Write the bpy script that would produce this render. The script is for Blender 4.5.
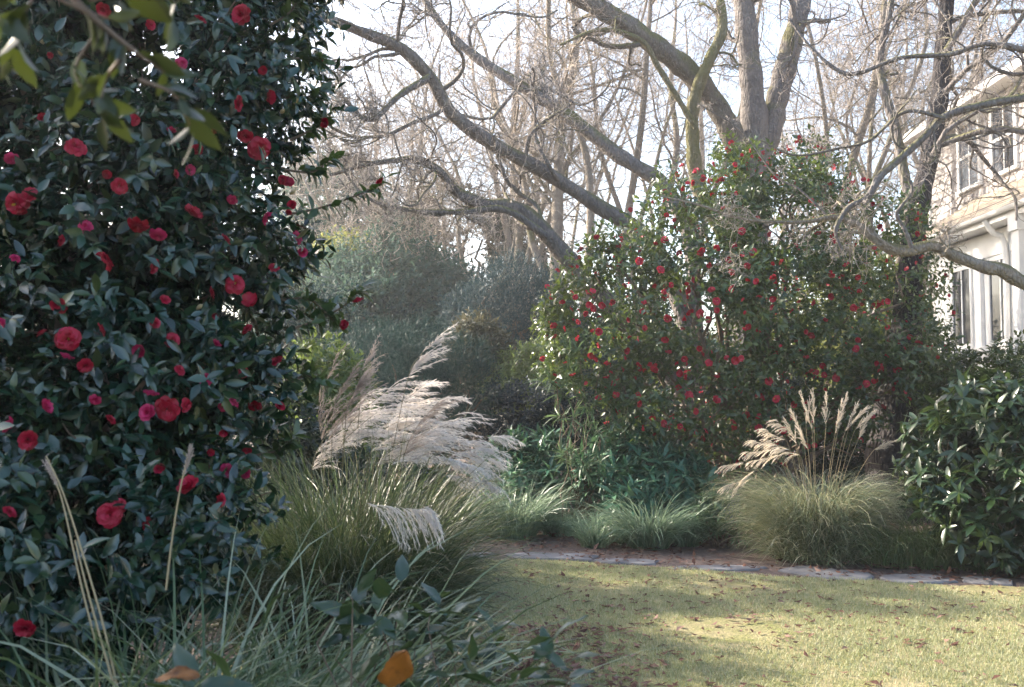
import bpy, math
import numpy as np

# ------------------------------------------------------------------ camera, sky, sun, exposure
scene = bpy.context.scene
for o in list(bpy.data.objects):
    bpy.data.objects.remove(o)
COL = scene.collection
R = math.radians
F = 35.0 / 36.0 * 1024.0
CAMH = 1.5
PITCH = math.atan((400 - 343.5) / F)
cam_d = bpy.data.cameras.new('camera')
cam_d.lens = 35.0
cam_d.sensor_width = 36.0
cam_d.clip_start = 0.05
cam_d.clip_end = 600
cam_d.dof.use_dof = True
cam_d.dof.focus_distance = 8.5
cam_d.dof.aperture_fstop = 5.0
cam = bpy.data.objects.new('camera', cam_d)
COL.objects.link(cam)
cam.location = (0, 0, CAMH)
cam.rotation_euler = (math.pi / 2 + PITCH, 0, 0)
scene.camera = cam

SUN_EL = R(29)
SUN_H = (-0.87, 0.493)                       # horizontal direction towards the sun: behind the trees on the left
world = bpy.data.worlds.new('World')
scene.world = world
world.use_nodes = True
wn = world.node_tree
sky = wn.nodes.new('ShaderNodeTexSky')
sky.sky_type = 'NISHITA'
sky.sun_disc = False
sky.sun_elevation = SUN_EL
sky.sun_rotation = math.atan2(SUN_H[0], SUN_H[1])
sky.air_density = 1.0
sky.dust_density = 3.2
sky.ozone_density = 1.0
bg = wn.nodes['Background']
bg.inputs['Strength'].default_value = 0.15
wn.links.new(sky.outputs[0], bg.inputs['Color'])

sun_d = bpy.data.lights.new('sun', 'SUN')
sun_d.energy = 4.0
sun_d.angle = R(0.6)
sun_d.color = (1.0, 0.90, 0.76)
sun = bpy.data.objects.new('sun', sun_d)
COL.objects.link(sun)
from mathutils import Vector
_sd = Vector((SUN_H[0] * math.cos(SUN_EL), SUN_H[1] * math.cos(SUN_EL), math.sin(SUN_EL)))
sun.rotation_euler = _sd.to_track_quat('Z', 'Y').to_euler()
sun.location = (-20, 25, 20)

scene.view_settings.view_transform = 'Standard'
scene.view_settings.look = 'None'
scene.view_settings.gamma = 1.0
scene.view_settings.exposure = 2.15
try:
    cy = scene.cycles
    cy.use_denoising = True
    cy.denoiser = 'OPENIMAGEDENOISE'
    cy.max_bounces = 6
    cy.diffuse_bounces = 3
    cy.glossy_bounces = 2
    cy.transmission_bounces = 4
    cy.volume_bounces = 1
    cy.transparent_max_bounces = 6
    cy.caustics_reflective = False
    cy.caustics_refractive = False
    cy.sample_clamp_indirect = 4.0
except Exception:
    pass

# ------------------------------------------------------------------ numbers and meshes
rng = np.random.default_rng(11)
A = lambda *v: np.array(v, dtype=float)


def norm(v):
    return v / np.maximum(np.linalg.norm(v, axis=-1, keepdims=True), 1e-9)


def pt(px, py, Y):
    """the point at depth Y that the photograph shows at a pixel"""
    u = (px - 512) / F
    v = (343.5 - py) / F
    d = A(u, math.cos(PITCH) - v * math.sin(PITCH), math.sin(PITCH) + v * math.cos(PITCH))
    return A(0, 0, CAMH) + d * (Y / d[1])


class Geo:
    def __init__(self):
        self.V, self.Q, self.T, self.n = [], [], [], 0
        self.qm, self.tm = [], []

    def add(self, V, Q=None, T=None, m=0):
        V = np.asarray(V, dtype=float).reshape(-1, 3)
        if Q is not None and len(Q):
            Q = np.asarray(Q).reshape(-1, 4)
            self.Q.append(Q + self.n)
            self.qm.append(np.full(len(Q), m))
        if T is not None and len(T):
            T = np.asarray(T).reshape(-1, 3)
            self.T.append(T + self.n)
            self.tm.append(np.full(len(T), m))
        self.V.append(V)
        self.n += len(V)
        return self

    def mesh(self, name, mats, base=(0, 0, 0), smooth=True):
        V = np.concatenate(self.V) - np.asarray(base, float)
        me = bpy.data.meshes.new(name)
        me.vertices.add(len(V))
        me.vertices.foreach_set('co', V.astype(np.float32).ravel())
        Q = np.concatenate(self.Q) if self.Q else np.zeros((0, 4), int)
        T = np.concatenate(self.T) if self.T else np.zeros((0, 3), int)
        loops = np.concatenate([Q.ravel(), T.ravel()]).astype(np.int32)
        me.loops.add(len(loops))
        me.loops.foreach_set('vertex_index', loops)
        st = np.concatenate([np.arange(len(Q)) * 4, len(Q) * 4 + np.arange(len(T)) * 3]).astype(np.int32)
        me.polygons.add(len(st))
        me.polygons.foreach_set('loop_start', st)
        mi = np.concatenate(([np.concatenate(self.qm)] if self.qm else []) + ([np.concatenate(self.tm)] if self.tm else []))
        for mm in (mats if isinstance(mats, (list, tuple)) else [mats]):
            me.materials.append(mm)
        me.polygons.foreach_set('material_index', mi.astype(np.int32))
        me.polygons.foreach_set('use_smooth', np.full(len(st), smooth))
        me.update(calc_edges=True)
        return me

    def link(self, name, mats, parent=None, smooth=True):
        base = tuple(parent.matrix_basis.translation) if parent is not None else (0, 0, 0)
        if parent is not None and parent.parent is not None:
            base = tuple(Vector(base) + parent.parent.matrix_basis.translation)
        o = bpy.data.objects.new(name, self.mesh(name, mats, base, smooth))
        COL.objects.link(o)
        if parent is not None:
            o.parent = parent
        return o


def tag(o, label=None, cat=None, group=None, kind=None):
    if label: o['label'] = label
    if cat: o['category'] = cat
    if group: o['group'] = group
    if kind: o['kind'] = kind
    return o


def thing(name, loc, label, cat, group=None):
    o = bpy.data.objects.new(name, None)
    o.empty_display_size = 0.2
    o.location = tuple(loc)
    COL.objects.link(o)
    return tag(o, label, cat, group)


def grid_quads(rows, cols, off=0):
    q = []
    for i in range(rows - 1):
        for j in range(cols - 1):
            a = i * cols + j
            q.append((a, a + 1, a + cols + 1, a + cols))
    return np.array(q) + off


def box(g, lo, hi, m=0):
    x0, y0, z0 = lo
    x1, y1, z1 = hi
    V = [(x0, y0, z0), (x1, y0, z0), (x1, y1, z0), (x0, y1, z0), (x0, y0, z1), (x1, y0, z1), (x1, y1, z1), (x0, y1, z1)]
    Q = [(0, 3, 2, 1), (4, 5, 6, 7), (0, 1, 5, 4), (1, 2, 6, 5), (2, 3, 7, 6), (3, 0, 4, 7)]
    g.add(V, Q, m=m)


def leaf(w=0.42, fold=0.12, curl=0.15, hi=True):
    """one leaf along +Y, unit length, upper face +Z"""
    if hi:
        ts = A(0, .22, .5, .78, 1)
        ws = A(.06, .78, 1, .62, .03) * w * .5
    else:
        ts = A(0, .5, 1)
        ws = A(.08, 1, .05) * w * .5
    V = []
    for t, ww in zip(ts, ws):
        z = -curl * t * t
        V += [(-ww, t, z + fold * ww * 2), (0, t, z), (ww, t, z + fold * ww * 2)]
    return np.array(V), grid_quads(len(ts), 3)


def frames(d, n):
    d = norm(d)
    x = np.cross(d, n)
    bad = np.linalg.norm(x, axis=1) < 1e-3
    x[bad] = np.cross(d[bad], A(.3, .9, .2))
    x = norm(x)
    z = np.cross(x, d)
    return np.stack([x, d, z], axis=1)


def scatter(g, tm, P, D, N, S, m=0, wide=None):
    V, Q = tm
    Fm = frames(D, N)
    n = len(P)
    S = np.broadcast_to(np.asarray(S, float), (n,))
    T = np.repeat(V[None], n, 0) * S[:, None, None]
    if wide is not None:
        T = T * np.stack([wide, np.ones(n), wide], 1)[:, None, :]
    W = np.einsum('nki,nij->nkj', T, Fm) + P[:, None, :]
    QQ = (Q[None] + (np.arange(n) * len(V))[:, None, None]).reshape(-1, 4)
    g.add(W, QQ, m=m)


def unit(n):
    return norm(rng.normal(size=(n, 3)))


def perp(a):
    u = np.cross(a, A(0.13, 0.21, 0.97))
    b = np.linalg.norm(u, axis=1) < .05
    u[b] = np.cross(a[b], A(1, 0, 0))
    u = norm(u)
    return u, np.cross(a, u)


def sprigs(g, tm, B, Ax, L, k, size, spread=(80, 28), droop=.15, jit=.25, m=0, dense=1.0):
    """k leaves spiralling round each short twig (base B, axis Ax, length L)"""
    n = len(B)
    Ax = norm(Ax)
    U, W = perp(Ax)
    ph0 = rng.uniform(0, 6.28, n)
    L = np.broadcast_to(np.asarray(L, float), (n,))
    for j in range(k):
        t = (j + .6) / k
        keep = rng.random(n) < dense
        sp = np.radians(spread[0] + (spread[1] - spread[0]) * t) + rng.normal(0, .2, n)
        ph = ph0 + j * 2.399 + rng.normal(0, .3, n)
        d = Ax * np.cos(sp)[:, None] + (U * np.cos(ph)[:, None] + W * np.sin(ph)[:, None]) * np.sin(sp)[:, None]
        d = d + A(0, 0, -droop) + rng.normal(0, jit * .35, (n, 3))
        nrm = Ax + A(0, 0, .5) + rng.normal(0, jit, (n, 3))
        P = B + Ax * (L * t)[:, None]
        s = size * rng.uniform(.5, 1.16, n)
        scatter(g, tm, P[keep], d[keep], nrm[keep], s[keep], m=m, wide=rng.uniform(.8, 1.15, n)[keep])


def tubes(g, P, Rad, sides=5, m=0, rough=0):
    P = np.asarray(P, float)
    n, k, _ = P.shape
    if n == 0:
        return
    Rad = np.broadcast_to(Rad, (n, k))
    T = np.empty_like(P)
    T[:, 1:-1] = P[:, 2:] - P[:, :-2]
    T[:, 0] = P[:, 1] - P[:, 0]
    T[:, -1] = P[:, -1] - P[:, -2]
    T = norm(T)
    U, _w = perp(T[:, 0])
    rings = np.empty((n, k, sides, 3))
    a = np.arange(sides) * 2 * np.pi / sides
    for i in range(k):
        U = norm(U - T[:, i] * np.sum(U * T[:, i], 1, keepdims=True))
        W = np.cross(T[:, i], U)
        rings[:, i] = P[:, i, None] + (U[:, None] * np.cos(a)[None, :, None] + W[:, None] * np.sin(a)[None, :, None]) * Rad[:, i, None, None]
    if rough:
        ctr = P[:, :, None]
        nz = wob(rings.reshape(-1, 3), 9, 3) * .6 + wob(rings.reshape(-1, 3), 23, 8) * .4
        rings = ctr + (rings - ctr) * (1 + rough * nz.reshape(n, k, sides, 1))
    q = []
    for i in range(k - 1):
        for s in range(sides):
            s2 = (s + 1) % sides
            q.append((i * sides + s, i * sides + s2, (i + 1) * sides + s2, (i + 1) * sides + s))
    q = np.array(q)
    QQ = (q[None] + (np.arange(n) * k * sides)[:, None, None]).reshape(-1, 4)
    g.add(rings, QQ, m=m)


def curve(ctrl, k, rad=None):
    """Catmull-Rom through control points, k points; radii follow"""
    c = np.array(ctrl, float)
    c = np.vstack([2 * c[0] - c[1], c, 2 * c[-1] - c[-2]])
    m = len(ctrl) - 1
    t = np.linspace(0, m - 1e-6, k)
    i = t.astype(int)
    f = (t - i)[:, None]
    p0, p1, p2, p3 = c[i], c[i + 1], c[i + 2], c[i + 3]
    out = .5 * (2 * p1 + (p2 - p0) * f + (2 * p0 - 5 * p1 + 4 * p2 - p3) * f ** 2 + (3 * p1 - p0 - 3 * p2 + p3) * f ** 3)
    if rad is None:
        return out
    return out, np.interp(t, np.arange(m + 1), rad)


def offshoots(P, Rad, n, t=(.2, 1), ang=(30, 70), lr=(.3, .6), rr=.55, k=9, wig=.25, trop=(0, 0, .03), rmin=.002, lmax=9.):
    P = np.asarray(P, float)
    m, K, _ = P.shape
    Rad = np.broadcast_to(Rad, (m, K))
    idx = np.repeat(np.arange(m), n)
    N = len(idx)
    tt = rng.uniform(t[0], t[1], N) * (K - 1.001)
    i = tt.astype(int)
    f = (tt - i)
    o = P[idx, i] * (1 - f)[:, None] + P[idx, i + 1] * f[:, None]
    tan = norm(P[idx, i + 1] - P[idx, i])
    r0 = Rad[idx, i] * (1 - f) + Rad[idx, i + 1] * f
    Lp = np.sum(np.linalg.norm(np.diff(P, axis=1), axis=2), 1)[idx]
    U, W = perp(tan)
    az = rng.uniform(0, 6.283, N)
    an = np.radians(rng.uniform(ang[0], ang[1], N))
    d = norm(tan * np.cos(an)[:, None] + (U * np.cos(az)[:, None] + W * np.sin(az)[:, None]) * np.sin(an)[:, None])
    ln = np.minimum(Lp * rng.uniform(lr[0], lr[1], N) * (1.15 - .55 * tt / K), lmax)
    st = (ln / (k - 1))[:, None]
    pts = [o]
    w = np.zeros((N, 3))
    for s in range(k - 1):
        w = .55 * w + rng.normal(0, wig, (N, 3))
        d = norm(d + w + np.asarray(trop))
        o = o + d * st
        pts.append(o)
    pts = np.stack(pts, 1)
    pts[:, :, 2] = np.maximum(pts[:, :, 2], .15)
    rad = np.maximum(r0 * rr, rmin)[:, None] * np.linspace(1, .4, k)[None]
    return pts, np.maximum(rad, rmin * .8)


def wob(P, f, seed):
    """smooth pseudo-noise in -1..1"""
    s = seed * 1.37
    x, y, z = P[:, 0] * f, P[:, 1] * f, P[:, 2] * f
    return (np.sin(x * 1.7 + 1.3 * np.sin(y * 1.1 + s) + s) + np.sin(y * 1.9 + 1.2 * np.sin(z * 1.3 + 2 * s)) + np.sin(z * 2.1 + 1.4 * np.sin(x * .9 - s))) / 3


def blob_points(blobs, n, shell=(.72, 1.04), gap=.0, f=2.5, seed=1, zmin=.05):
    """points in the outer shell of a union of balls; returns points and outward directions"""
    C = np.array([b[:3] for b in blobs], float)
    r = np.array([b[3] for b in blobs], float)
    w = r ** 2
    out, dirs, have = [], [], 0
    while have < n:
        i = rng.choice(len(r), n, p=w / w.sum())
        d = unit(n)
        q = rng.uniform(shell[0], shell[1], n)
        P = C[i] + d * (r[i] * q * (1 + .12 * wob(C[i] + d * r[i][:, None], 3.1 / max(.3, r.mean()), seed + 5)))[:, None]
        dist = np.linalg.norm(P[:, None] - C[None], axis=2) / r[None]
        dist[np.arange(n), i] = 9
        ok = (dist.min(1) > shell[0] * .8) & (P[:, 2] > zmin)
        if gap:
            ok &= wob(P, f, seed) > -1 + gap
        out.append(P[ok]); dirs.append(d[ok]); have += ok.sum()
        if len(out) > 30: break
    return np.concatenate(out)[:n], np.concatenate(dirs)[:n]


def lumps(blobs, m, fr=(.25, .45), off=.85):
    """small clumps over the surface of each big ball, so the outline is uneven"""
    out = []
    for b in blobs:
        d = unit(m)
        for v in d:
            rr = b[3] * rng.uniform(*fr)
            out.append((b[0] + v[0] * b[3] * off, b[1] + v[1] * b[3] * off, b[2] + v[2] * b[3] * off, rr))
    return [b for b in out if b[2] > -.1]


def front_hit(blobs, px, py):
    """where the view through a pixel first meets the crown"""
    o = A(0, 0, CAMH)
    d = norm(pt(px, py, 5) - o)
    best = None
    for b in blobs:
        c = np.array(b[:3]); r = b[3]
        oc = o - c
        bb = oc @ d
        disc = bb * bb - (oc @ oc - r * r)
        if disc > 0:
            t = -bb - math.sqrt(disc)
            if t > .5 and (best is None or t < best[0]):
                best = (t, norm(o + d * t - c))
    if best is None:
        return None, None
    return o + d * best[0], best[1]


def wires(base, targets, rad, k=10, sag=.25):
    out = []
    for b, t in zip(base, targets):
        b = np.asarray(b, float); t = np.asarray(t, float)
        s = np.linspace(0, 1, k)[:, None]
        p = b + (t - b) * s
        p[:, 2] += (np.sin(s[:, 0] * np.pi) * sag * np.linalg.norm(t - b) * .3)
        p[1:-1] += rng.normal(0, .03 * np.linalg.norm(t - b), (k - 2, 3))
        out.append(p)
    return np.array(out), np.linspace(1, .3, k)[None] * rad


# ------------------------------------------------------------------ materials
def nodes(name):
    m = bpy.data.materials.new(name)
    m.use_nodes = True
    t = m.node_tree
    return m, t, t.nodes['Principled BSDF'], t.nodes['Material Output']


def ramp(t, fac, stops):
    r = t.nodes.new('ShaderNodeValToRGB')
    el = r.color_ramp.elements
    while len(el) < len(stops):
        el.new(.5)
    for e, (p, c) in zip(el, stops):
        e.position = p
        e.color = (*c, 1)
    t.links.new(fac, r.inputs[0])
    return r.outputs[0]


def noise(t, scale, detail=4, vec=None, rough=.6):
    n = t.nodes.new('ShaderNodeTexNoise')
    n.inputs['Scale'].default_value = scale
    n.inputs['Detail'].default_value = detail
    n.inputs['Roughness'].default_value = rough
    if vec is None:
        c = t.nodes.new('ShaderNodeTexCoord')
        vec = c.outputs['Object']
    t.links.new(vec, n.inputs['Vector'])
    return n.outputs[0]


def mix(t, fac, a, b, mode='MIX'):
    n = t.nodes.new('ShaderNodeMix')
    n.data_type = 'RGBA'
    n.blend_type = mode
    for s, v in ((0, fac), (6, a), (7, b)):
        if hasattr(v, 'is_output'):
            t.links.new(v, n.inputs[s])
        elif s == 0:
            n.inputs[0].default_value = v
        else:
            n.inputs[s].default_value = (*v, 1)
    return n.outputs[2]


def math_n(t, op, a, b):
    n = t.nodes.new('ShaderNodeMath')
    n.operation = op
    for i, v in enumerate((a, b)):
        if hasattr(v, 'is_output'):
            t.links.new(v, n.inputs[i])
        else:
            n.inputs[i].default_value = v
    return n.outputs[0]


def bump(t, h, bs, strength=.4, dist=.02):
    b = t.nodes.new('ShaderNodeBump')
    b.inputs['Strength'].default_value = strength
    b.inputs['Distance'].default_value = dist
    t.links.new(h, b.inputs['Height'])
    t.links.new(b.outputs[0], bs.inputs['Normal'])


def leaf_mat(name, cols, rough=.4, trans=.3, tcol=None, spec=.5, big=.6):
    """each leaf its own shade (random per island), part of the light passes through"""
    m, t, bs, out = nodes(name)
    gi = t.nodes.new('ShaderNodeNewGeometry')
    k = len(cols) - 1
    c = ramp(t, gi.outputs['Random Per Island'], [(i / k, cc) for i, cc in enumerate(cols)])
    n = noise(t, big * 2, 2)
    c = mix(t, math_n(t, 'MULTIPLY', n, .45), c, tuple(x * .55 for x in cols[0]))
    t.links.new(c, bs.inputs['Base Color'])
    bs.inputs['Roughness'].default_value = rough
    bs.inputs['Specular IOR Level'].default_value = spec
    if trans:
        tr = t.nodes.new('ShaderNodeBsdfTranslucent')
        tc = mix(t, .65, c, tcol or tuple(min(1, x * 2.2) for x in cols[-1]))
        t.links.new(tc, tr.inputs['Color'])
        ms = t.nodes.new('ShaderNodeMixShader')
        ms.inputs[0].default_value = trans
        t.links.new(bs.outputs[0], ms.inputs[1])
        t.links.new(tr.outputs[0], ms.inputs[2])
        t.links.new(ms.outputs[0], out.inputs['Surface'])
    return m


def bark_mat(name, c1, c2, moss=0., scale=6., mosscol=(.13, .125, .05), lichen=.35):
    m, t, bs, out = nodes(name)
    n1 = noise(t, scale, 6)
    n2 = noise(t, scale * 5, 4)
    c = ramp(t, n1, [(.3, c1), (.7, c2)])
    c = mix(t, math_n(t, 'MULTIPLY', n2, .6), c, tuple(x * .45 for x in c1))
    lich = ramp(t, noise(t, scale * 1.7, 5), [(.58, (0, 0, 0)), (.68, (1, 1, 1))])
    c = mix(t, math_n(t, 'MULTIPLY', lich, lichen), c, (.33, .34, .29))
    if moss:
        g = t.nodes.new('ShaderNodeNewGeometry')
        sp = t.nodes.new('ShaderNodeSeparateXYZ')
        t.links.new(g.outputs['Normal'], sp.inputs[0])
        up = math_n(t, 'MULTIPLY_ADD', sp.outputs[2], .35)
        mm = math_n(t, 'ADD', math_n(t, 'MULTIPLY', sp.outputs[2], .3), noise(t, 1.6, 4))
        mk = ramp(t, mm, [(.62 - moss * .3, (0, 0, 0)), (.78 - moss * .3, (1, 1, 1))])
        c = mix(t, math_n(t, 'MULTIPLY', mk, .85), c, mosscol)
    t.links.new(c, bs.inputs['Base Color'])
    bs.inputs['Roughness'].default_value = .9
    bs.inputs['Specular IOR Level'].default_value = .2
    vo = t.nodes.new('ShaderNodeTexVoronoi')
    vo.feature = 'DISTANCE_TO_EDGE'
    vo.inputs['Scale'].default_value = scale * 3.2
    tc = t.nodes.new('ShaderNodeTexCoord')
    mp = t.nodes.new('ShaderNodeMapping')
    mp.inputs['Scale'].default_value = (1, 1, .35)
    t.links.new(tc.outputs['Object'], mp.inputs[0])
    t.links.new(mp.outputs[0], vo.inputs['Vector'])
    hh = math_n(t, 'ADD', math_n(t, 'MINIMUM', vo.outputs['Distance'], .25), math_n(t, 'MULTIPLY', n2, .3))
    bump(t, hh, bs, 1.0, .05)
    return m


def plain(name, col, rough=.6, var=.25, scale=5, spec=.4, metal=0, b=0):
    m, t, bs, out = nodes(name)
    n = noise(t, scale, 5)
    c = ramp(t, n, [(.3, tuple(x * (1 - var) for x in col)), (.7, tuple(min(1, x * (1 + var * .5)) for x in col))])
    t.links.new(c, bs.inputs['Base Color'])
    bs.inputs['Roughness'].default_value = rough
    bs.inputs['Specular IOR Level'].default_value = spec
    bs.inputs['Metallic'].default_value = metal
    if b:
        bump(t, noise(t, scale * 6, 4), bs, b, .02)
    return m


M = {}
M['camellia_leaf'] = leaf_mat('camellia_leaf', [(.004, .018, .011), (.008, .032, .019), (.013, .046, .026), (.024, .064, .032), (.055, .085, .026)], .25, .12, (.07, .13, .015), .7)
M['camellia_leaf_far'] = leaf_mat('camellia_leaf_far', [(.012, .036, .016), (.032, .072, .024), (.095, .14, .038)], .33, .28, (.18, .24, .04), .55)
M['overhang_leaf'] = leaf_mat('overhang_leaf', [(.014, .026, .007), (.02, .036, .008), (.032, .046, .010)], .3, .27, (.09, .115, .014), .5)
M['petal'] = leaf_mat('petal', [(.20, .002, .010), (.32, .004, .022), (.42, .010, .05)], .5, .15, (.55, .01, .035), .3)
M['petal_far'] = leaf_mat('petal_far', [(.34, .006, .018), (.42, .012, .04), (.5, .04, .075)], .5, .2, (.7, .03, .05), .3)
M['stamen'] = plain('stamen', (.75, .5, .08), .6)
M['bud'] = plain('bud', (.30, .24, .12), .5)
M['rhodo_leaf'] = leaf_mat('rhodo_leaf', [(.010, .026, .013), (.02, .05, .02), (.045, .085, .026)], .33, .18, (.16, .24, .05), .5)
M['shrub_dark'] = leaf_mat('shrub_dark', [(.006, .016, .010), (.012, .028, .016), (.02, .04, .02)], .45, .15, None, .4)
M['shrub_blue'] = leaf_mat('shrub_blue', [(.010, .032, .042), (.018, .050, .060), (.034, .072, .078)], .5, .12, None, .12)
M['shrub_purple'] = leaf_mat('shrub_purple', [(.010, .024, .030), (.017, .036, .042), (.030, .048, .052)], .5, .12, None, .4)
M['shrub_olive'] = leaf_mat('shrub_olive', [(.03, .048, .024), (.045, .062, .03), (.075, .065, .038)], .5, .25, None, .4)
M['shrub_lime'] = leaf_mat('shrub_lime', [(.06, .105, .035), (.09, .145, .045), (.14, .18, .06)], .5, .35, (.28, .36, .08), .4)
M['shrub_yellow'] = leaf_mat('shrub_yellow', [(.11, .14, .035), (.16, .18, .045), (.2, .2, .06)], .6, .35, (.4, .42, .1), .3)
M['cover_leaf'] = leaf_mat('cover_leaf', [(.025, .095, .062), (.06, .165, .10), (.15, .27, .14)], .4, .2, (.1, .2, .07), .45)
M['narrow_leaf'] = leaf_mat('narrow_leaf', [(.05, .10, .055), (.075, .135, .07), (.12, .17, .08)], .45, .25, (.18, .27, .1), .4)
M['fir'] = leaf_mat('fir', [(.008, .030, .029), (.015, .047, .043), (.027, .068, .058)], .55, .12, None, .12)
M['evergreen_hazed'] = leaf_mat('evergreen_hazed', [(.030, .072, .066), (.048, .10, .086), (.085, .14, .095)], .6, .2, None, .08)  # lighter, bluer leaf colour stands in for distant haze
M['liriope'] = leaf_mat('liriope', [(.05, .11, .065), (.11, .19, .11), (.29, .37, .25)], .4, .2, None, .5)
M['plume_blade'] = leaf_mat('plume_blade', [(.022, .045, .026), (.04, .07, .038), (.075, .10, .06), (.15, .15, .09), (.30, .25, .16)], .42, .25, (.2, .28, .09), .4)
M['tuft_blade'] = leaf_mat('tuft_blade', [(.08, .14, .06), (.13, .21, .085), (.2, .26, .12), (.36, .35, .2)], .45, .25, (.25, .32, .1), .35)
M['tan_blade'] = leaf_mat('tan_blade', [(.06, .105, .055), (.14, .19, .10), (.30, .31, .18), (.56, .50, .36)], .5, .3, (.36, .36, .2), .4)
M['sedge_blade'] = leaf_mat('sedge_blade', [(.032, .066, .022), (.065, .115, .04), (.14, .19, .085), (.44, .45, .32)], .4, .25, (.25, .32, .14), .5)
M['silk'] = leaf_mat('silk', [(.74, .68, .63), (.84, .79, .74), (.89, .85, .81)], .7, .4, (.9, .82, .76), .2)
M['silk_brown'] = leaf_mat('silk_brown', [(.38, .31, .27), (.48, .40, .35), (.56, .48, .42)], .7, .3, (.62, .52, .45), .2)
M['silk_gold'] = leaf_mat('silk_gold', [(.70, .60, .48), (.78, .69, .57), (.84, .76, .66)], .7, .45, (.92, .82, .66), .2)
M['stalk'] = leaf_mat('stalk', [(.24, .19, .10), (.32, .25, .14), (.38, .31, .19)], .6, 0, None, .3)
M['green_stalk'] = leaf_mat('green_stalk', [(.09, .10, .04), (.13, .12, .06), (.18, .14, .08)], .5, 0, None, .3)
M['broad_leaf'] = leaf_mat('broad_leaf', [(.014, .034, .02), (.024, .052, .028), (.045, .08, .03)], .3, .22, (.14, .2, .03), .6)
M['orange_leaf'] = leaf_mat('orange_leaf', [(.17, .065, .014), (.21, .08, .016), (.25, .11, .022)], .5, .3, (.45, .16, .02), .4)
def spotted(m, col, scale, lo, hi):
    """brown blotches of age on a leaf"""
    t = m.node_tree
    bs = t.nodes['Principled BSDF']
    old = bs.inputs['Base Color'].links[0].from_socket
    k = ramp(t, noise(t, scale, 5), [(lo, (0, 0, 0)), (hi, (1, 1, 1))])
    t.links.new(mix(t, k, old, col), bs.inputs['Base Color'])


spotted(M['orange_leaf'], (.07, .025, .008), 38, .52, .66)
spotted(M['broad_leaf'], (.10, .075, .02), 16, .64, .74)
M['bark_grey'] = bark_mat('bark_grey', (.13, .115, .11), (.24, .215, .20), .12)
M['bark_mossy'] = bark_mat('bark_mossy', (.11, .095, .08), (.22, .195, .17), .42)
M['bark_green'] = bark_mat('bark_green', (.13, .12, .06), (.22, .2, .13), .6)
M['bark_dark'] = bark_mat('bark_dark', (.030, .027, .028), (.065, .056, .056), .0, lichen=.04)
M['bark_pale'] = bark_mat('bark_pale', (.26, .22, .18), (.40, .35, .29), .25, 9)
M['twig'] = plain('twig', (.27, .23, .205), .85, .3, 3)
M['twig_pale'] = plain('twig_pale', (.34, .30, .27), .85, .3, 3)
M['twig_hazed'] = plain('twig_hazed', (.50, .43, .37), .9, .3, 1)  # paled so the twig colour carries haze and glow of distance
M['stem_brown'] = plain('stem_brown', (.14, .10, .07), .8, .4, 8)
M['white_paint'] = plain('white_paint', (.80, .79, .77), .5, .07, 3)
M['roof_tan'] = None
M['stone'] = plain('stone', (.17, .165, .168), .85, .35, 3.5, .3, 0, .5)
M['boulder'] = plain('boulder', (.13, .15, .18), .9, .35, 5, .3, 0, .6)


def brick_mat(name, c1, c2, mortar, sx, sy, axes='YZ', rough=.85, ms=.02):
    m, t, bs, out = nodes(name)
    tc = t.nodes.new('ShaderNodeTexCoord')
    sp = t.nodes.new('ShaderNodeSeparateXYZ')
    cb = t.nodes.new('ShaderNodeCombineXYZ')
    t.links.new(tc.outputs['Object'], sp.inputs[0])
    t.links.new(sp.outputs['XYZ'.index(axes[0])], cb.inputs[0])
    t.links.new(sp.outputs['XYZ'.index(axes[1])], cb.inputs[1])
    b = t.nodes.new('ShaderNodeTexBrick')
    b.inputs['Scale'].default_value = 1.0
    b.inputs['Brick Width'].default_value = sx
    b.inputs['Row Height'].default_value = sy
    b.inputs['Mortar Size'].default_value = ms * sy
    b.inputs['Mortar Smooth'].default_value = .1
    b.inputs['Bias'].default_value = 0
    b.inputs['Color1'].default_value = (*c1, 1)
    b.inputs['Color2'].default_value = (*c2, 1)
    b.inputs['Mortar'].default_value = (*mortar, 1)
    b.offset = .43
    t.links.new(cb.outputs[0], b.inputs['Vector'])
    n = noise(t, 2.2, 5)
    c = mix(t, math_n(t, 'MULTIPLY', n, .5), b.outputs['Color'], tuple(x * .7 for x in c1))
    t.links.new(c, bs.inputs['Base Color'])
    bs.inputs['Roughness'].default_value = rough
    bump(t, b.outputs['Fac'], bs, -.4, .02)
    return m


M['shingle_siding'] = brick_mat('shingle_siding', (.52, .48, .45), (.66, .62, .58), (.24, .20, .18), .19, .16, 'YZ')
M['roof_tan'] = brick_mat('roof_tan', (.40, .33, .25), (.52, .45, .35), (.2, .16, .13), .3, .14, 'YX')
M['roof_dark'] = brick_mat('roof_dark', (.10, .10, .115), (.15, .15, .165), (.05, .05, .06), .3, .14, 'YX')
m, t, bs, out = nodes('window_glass')
bs.inputs['Base Color'].default_value = (.035, .04, .05, 1)
bs.inputs['Roughness'].default_value = .06
bs.inputs['Specular IOR Level'].default_value = .8
bump(t, noise(t, 1.3, 2), bs, .08, .05)
M['window_glass'] = m
M['curtain'] = plain('curtain', (.5, .5, .52), .9, .2, 4)

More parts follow.
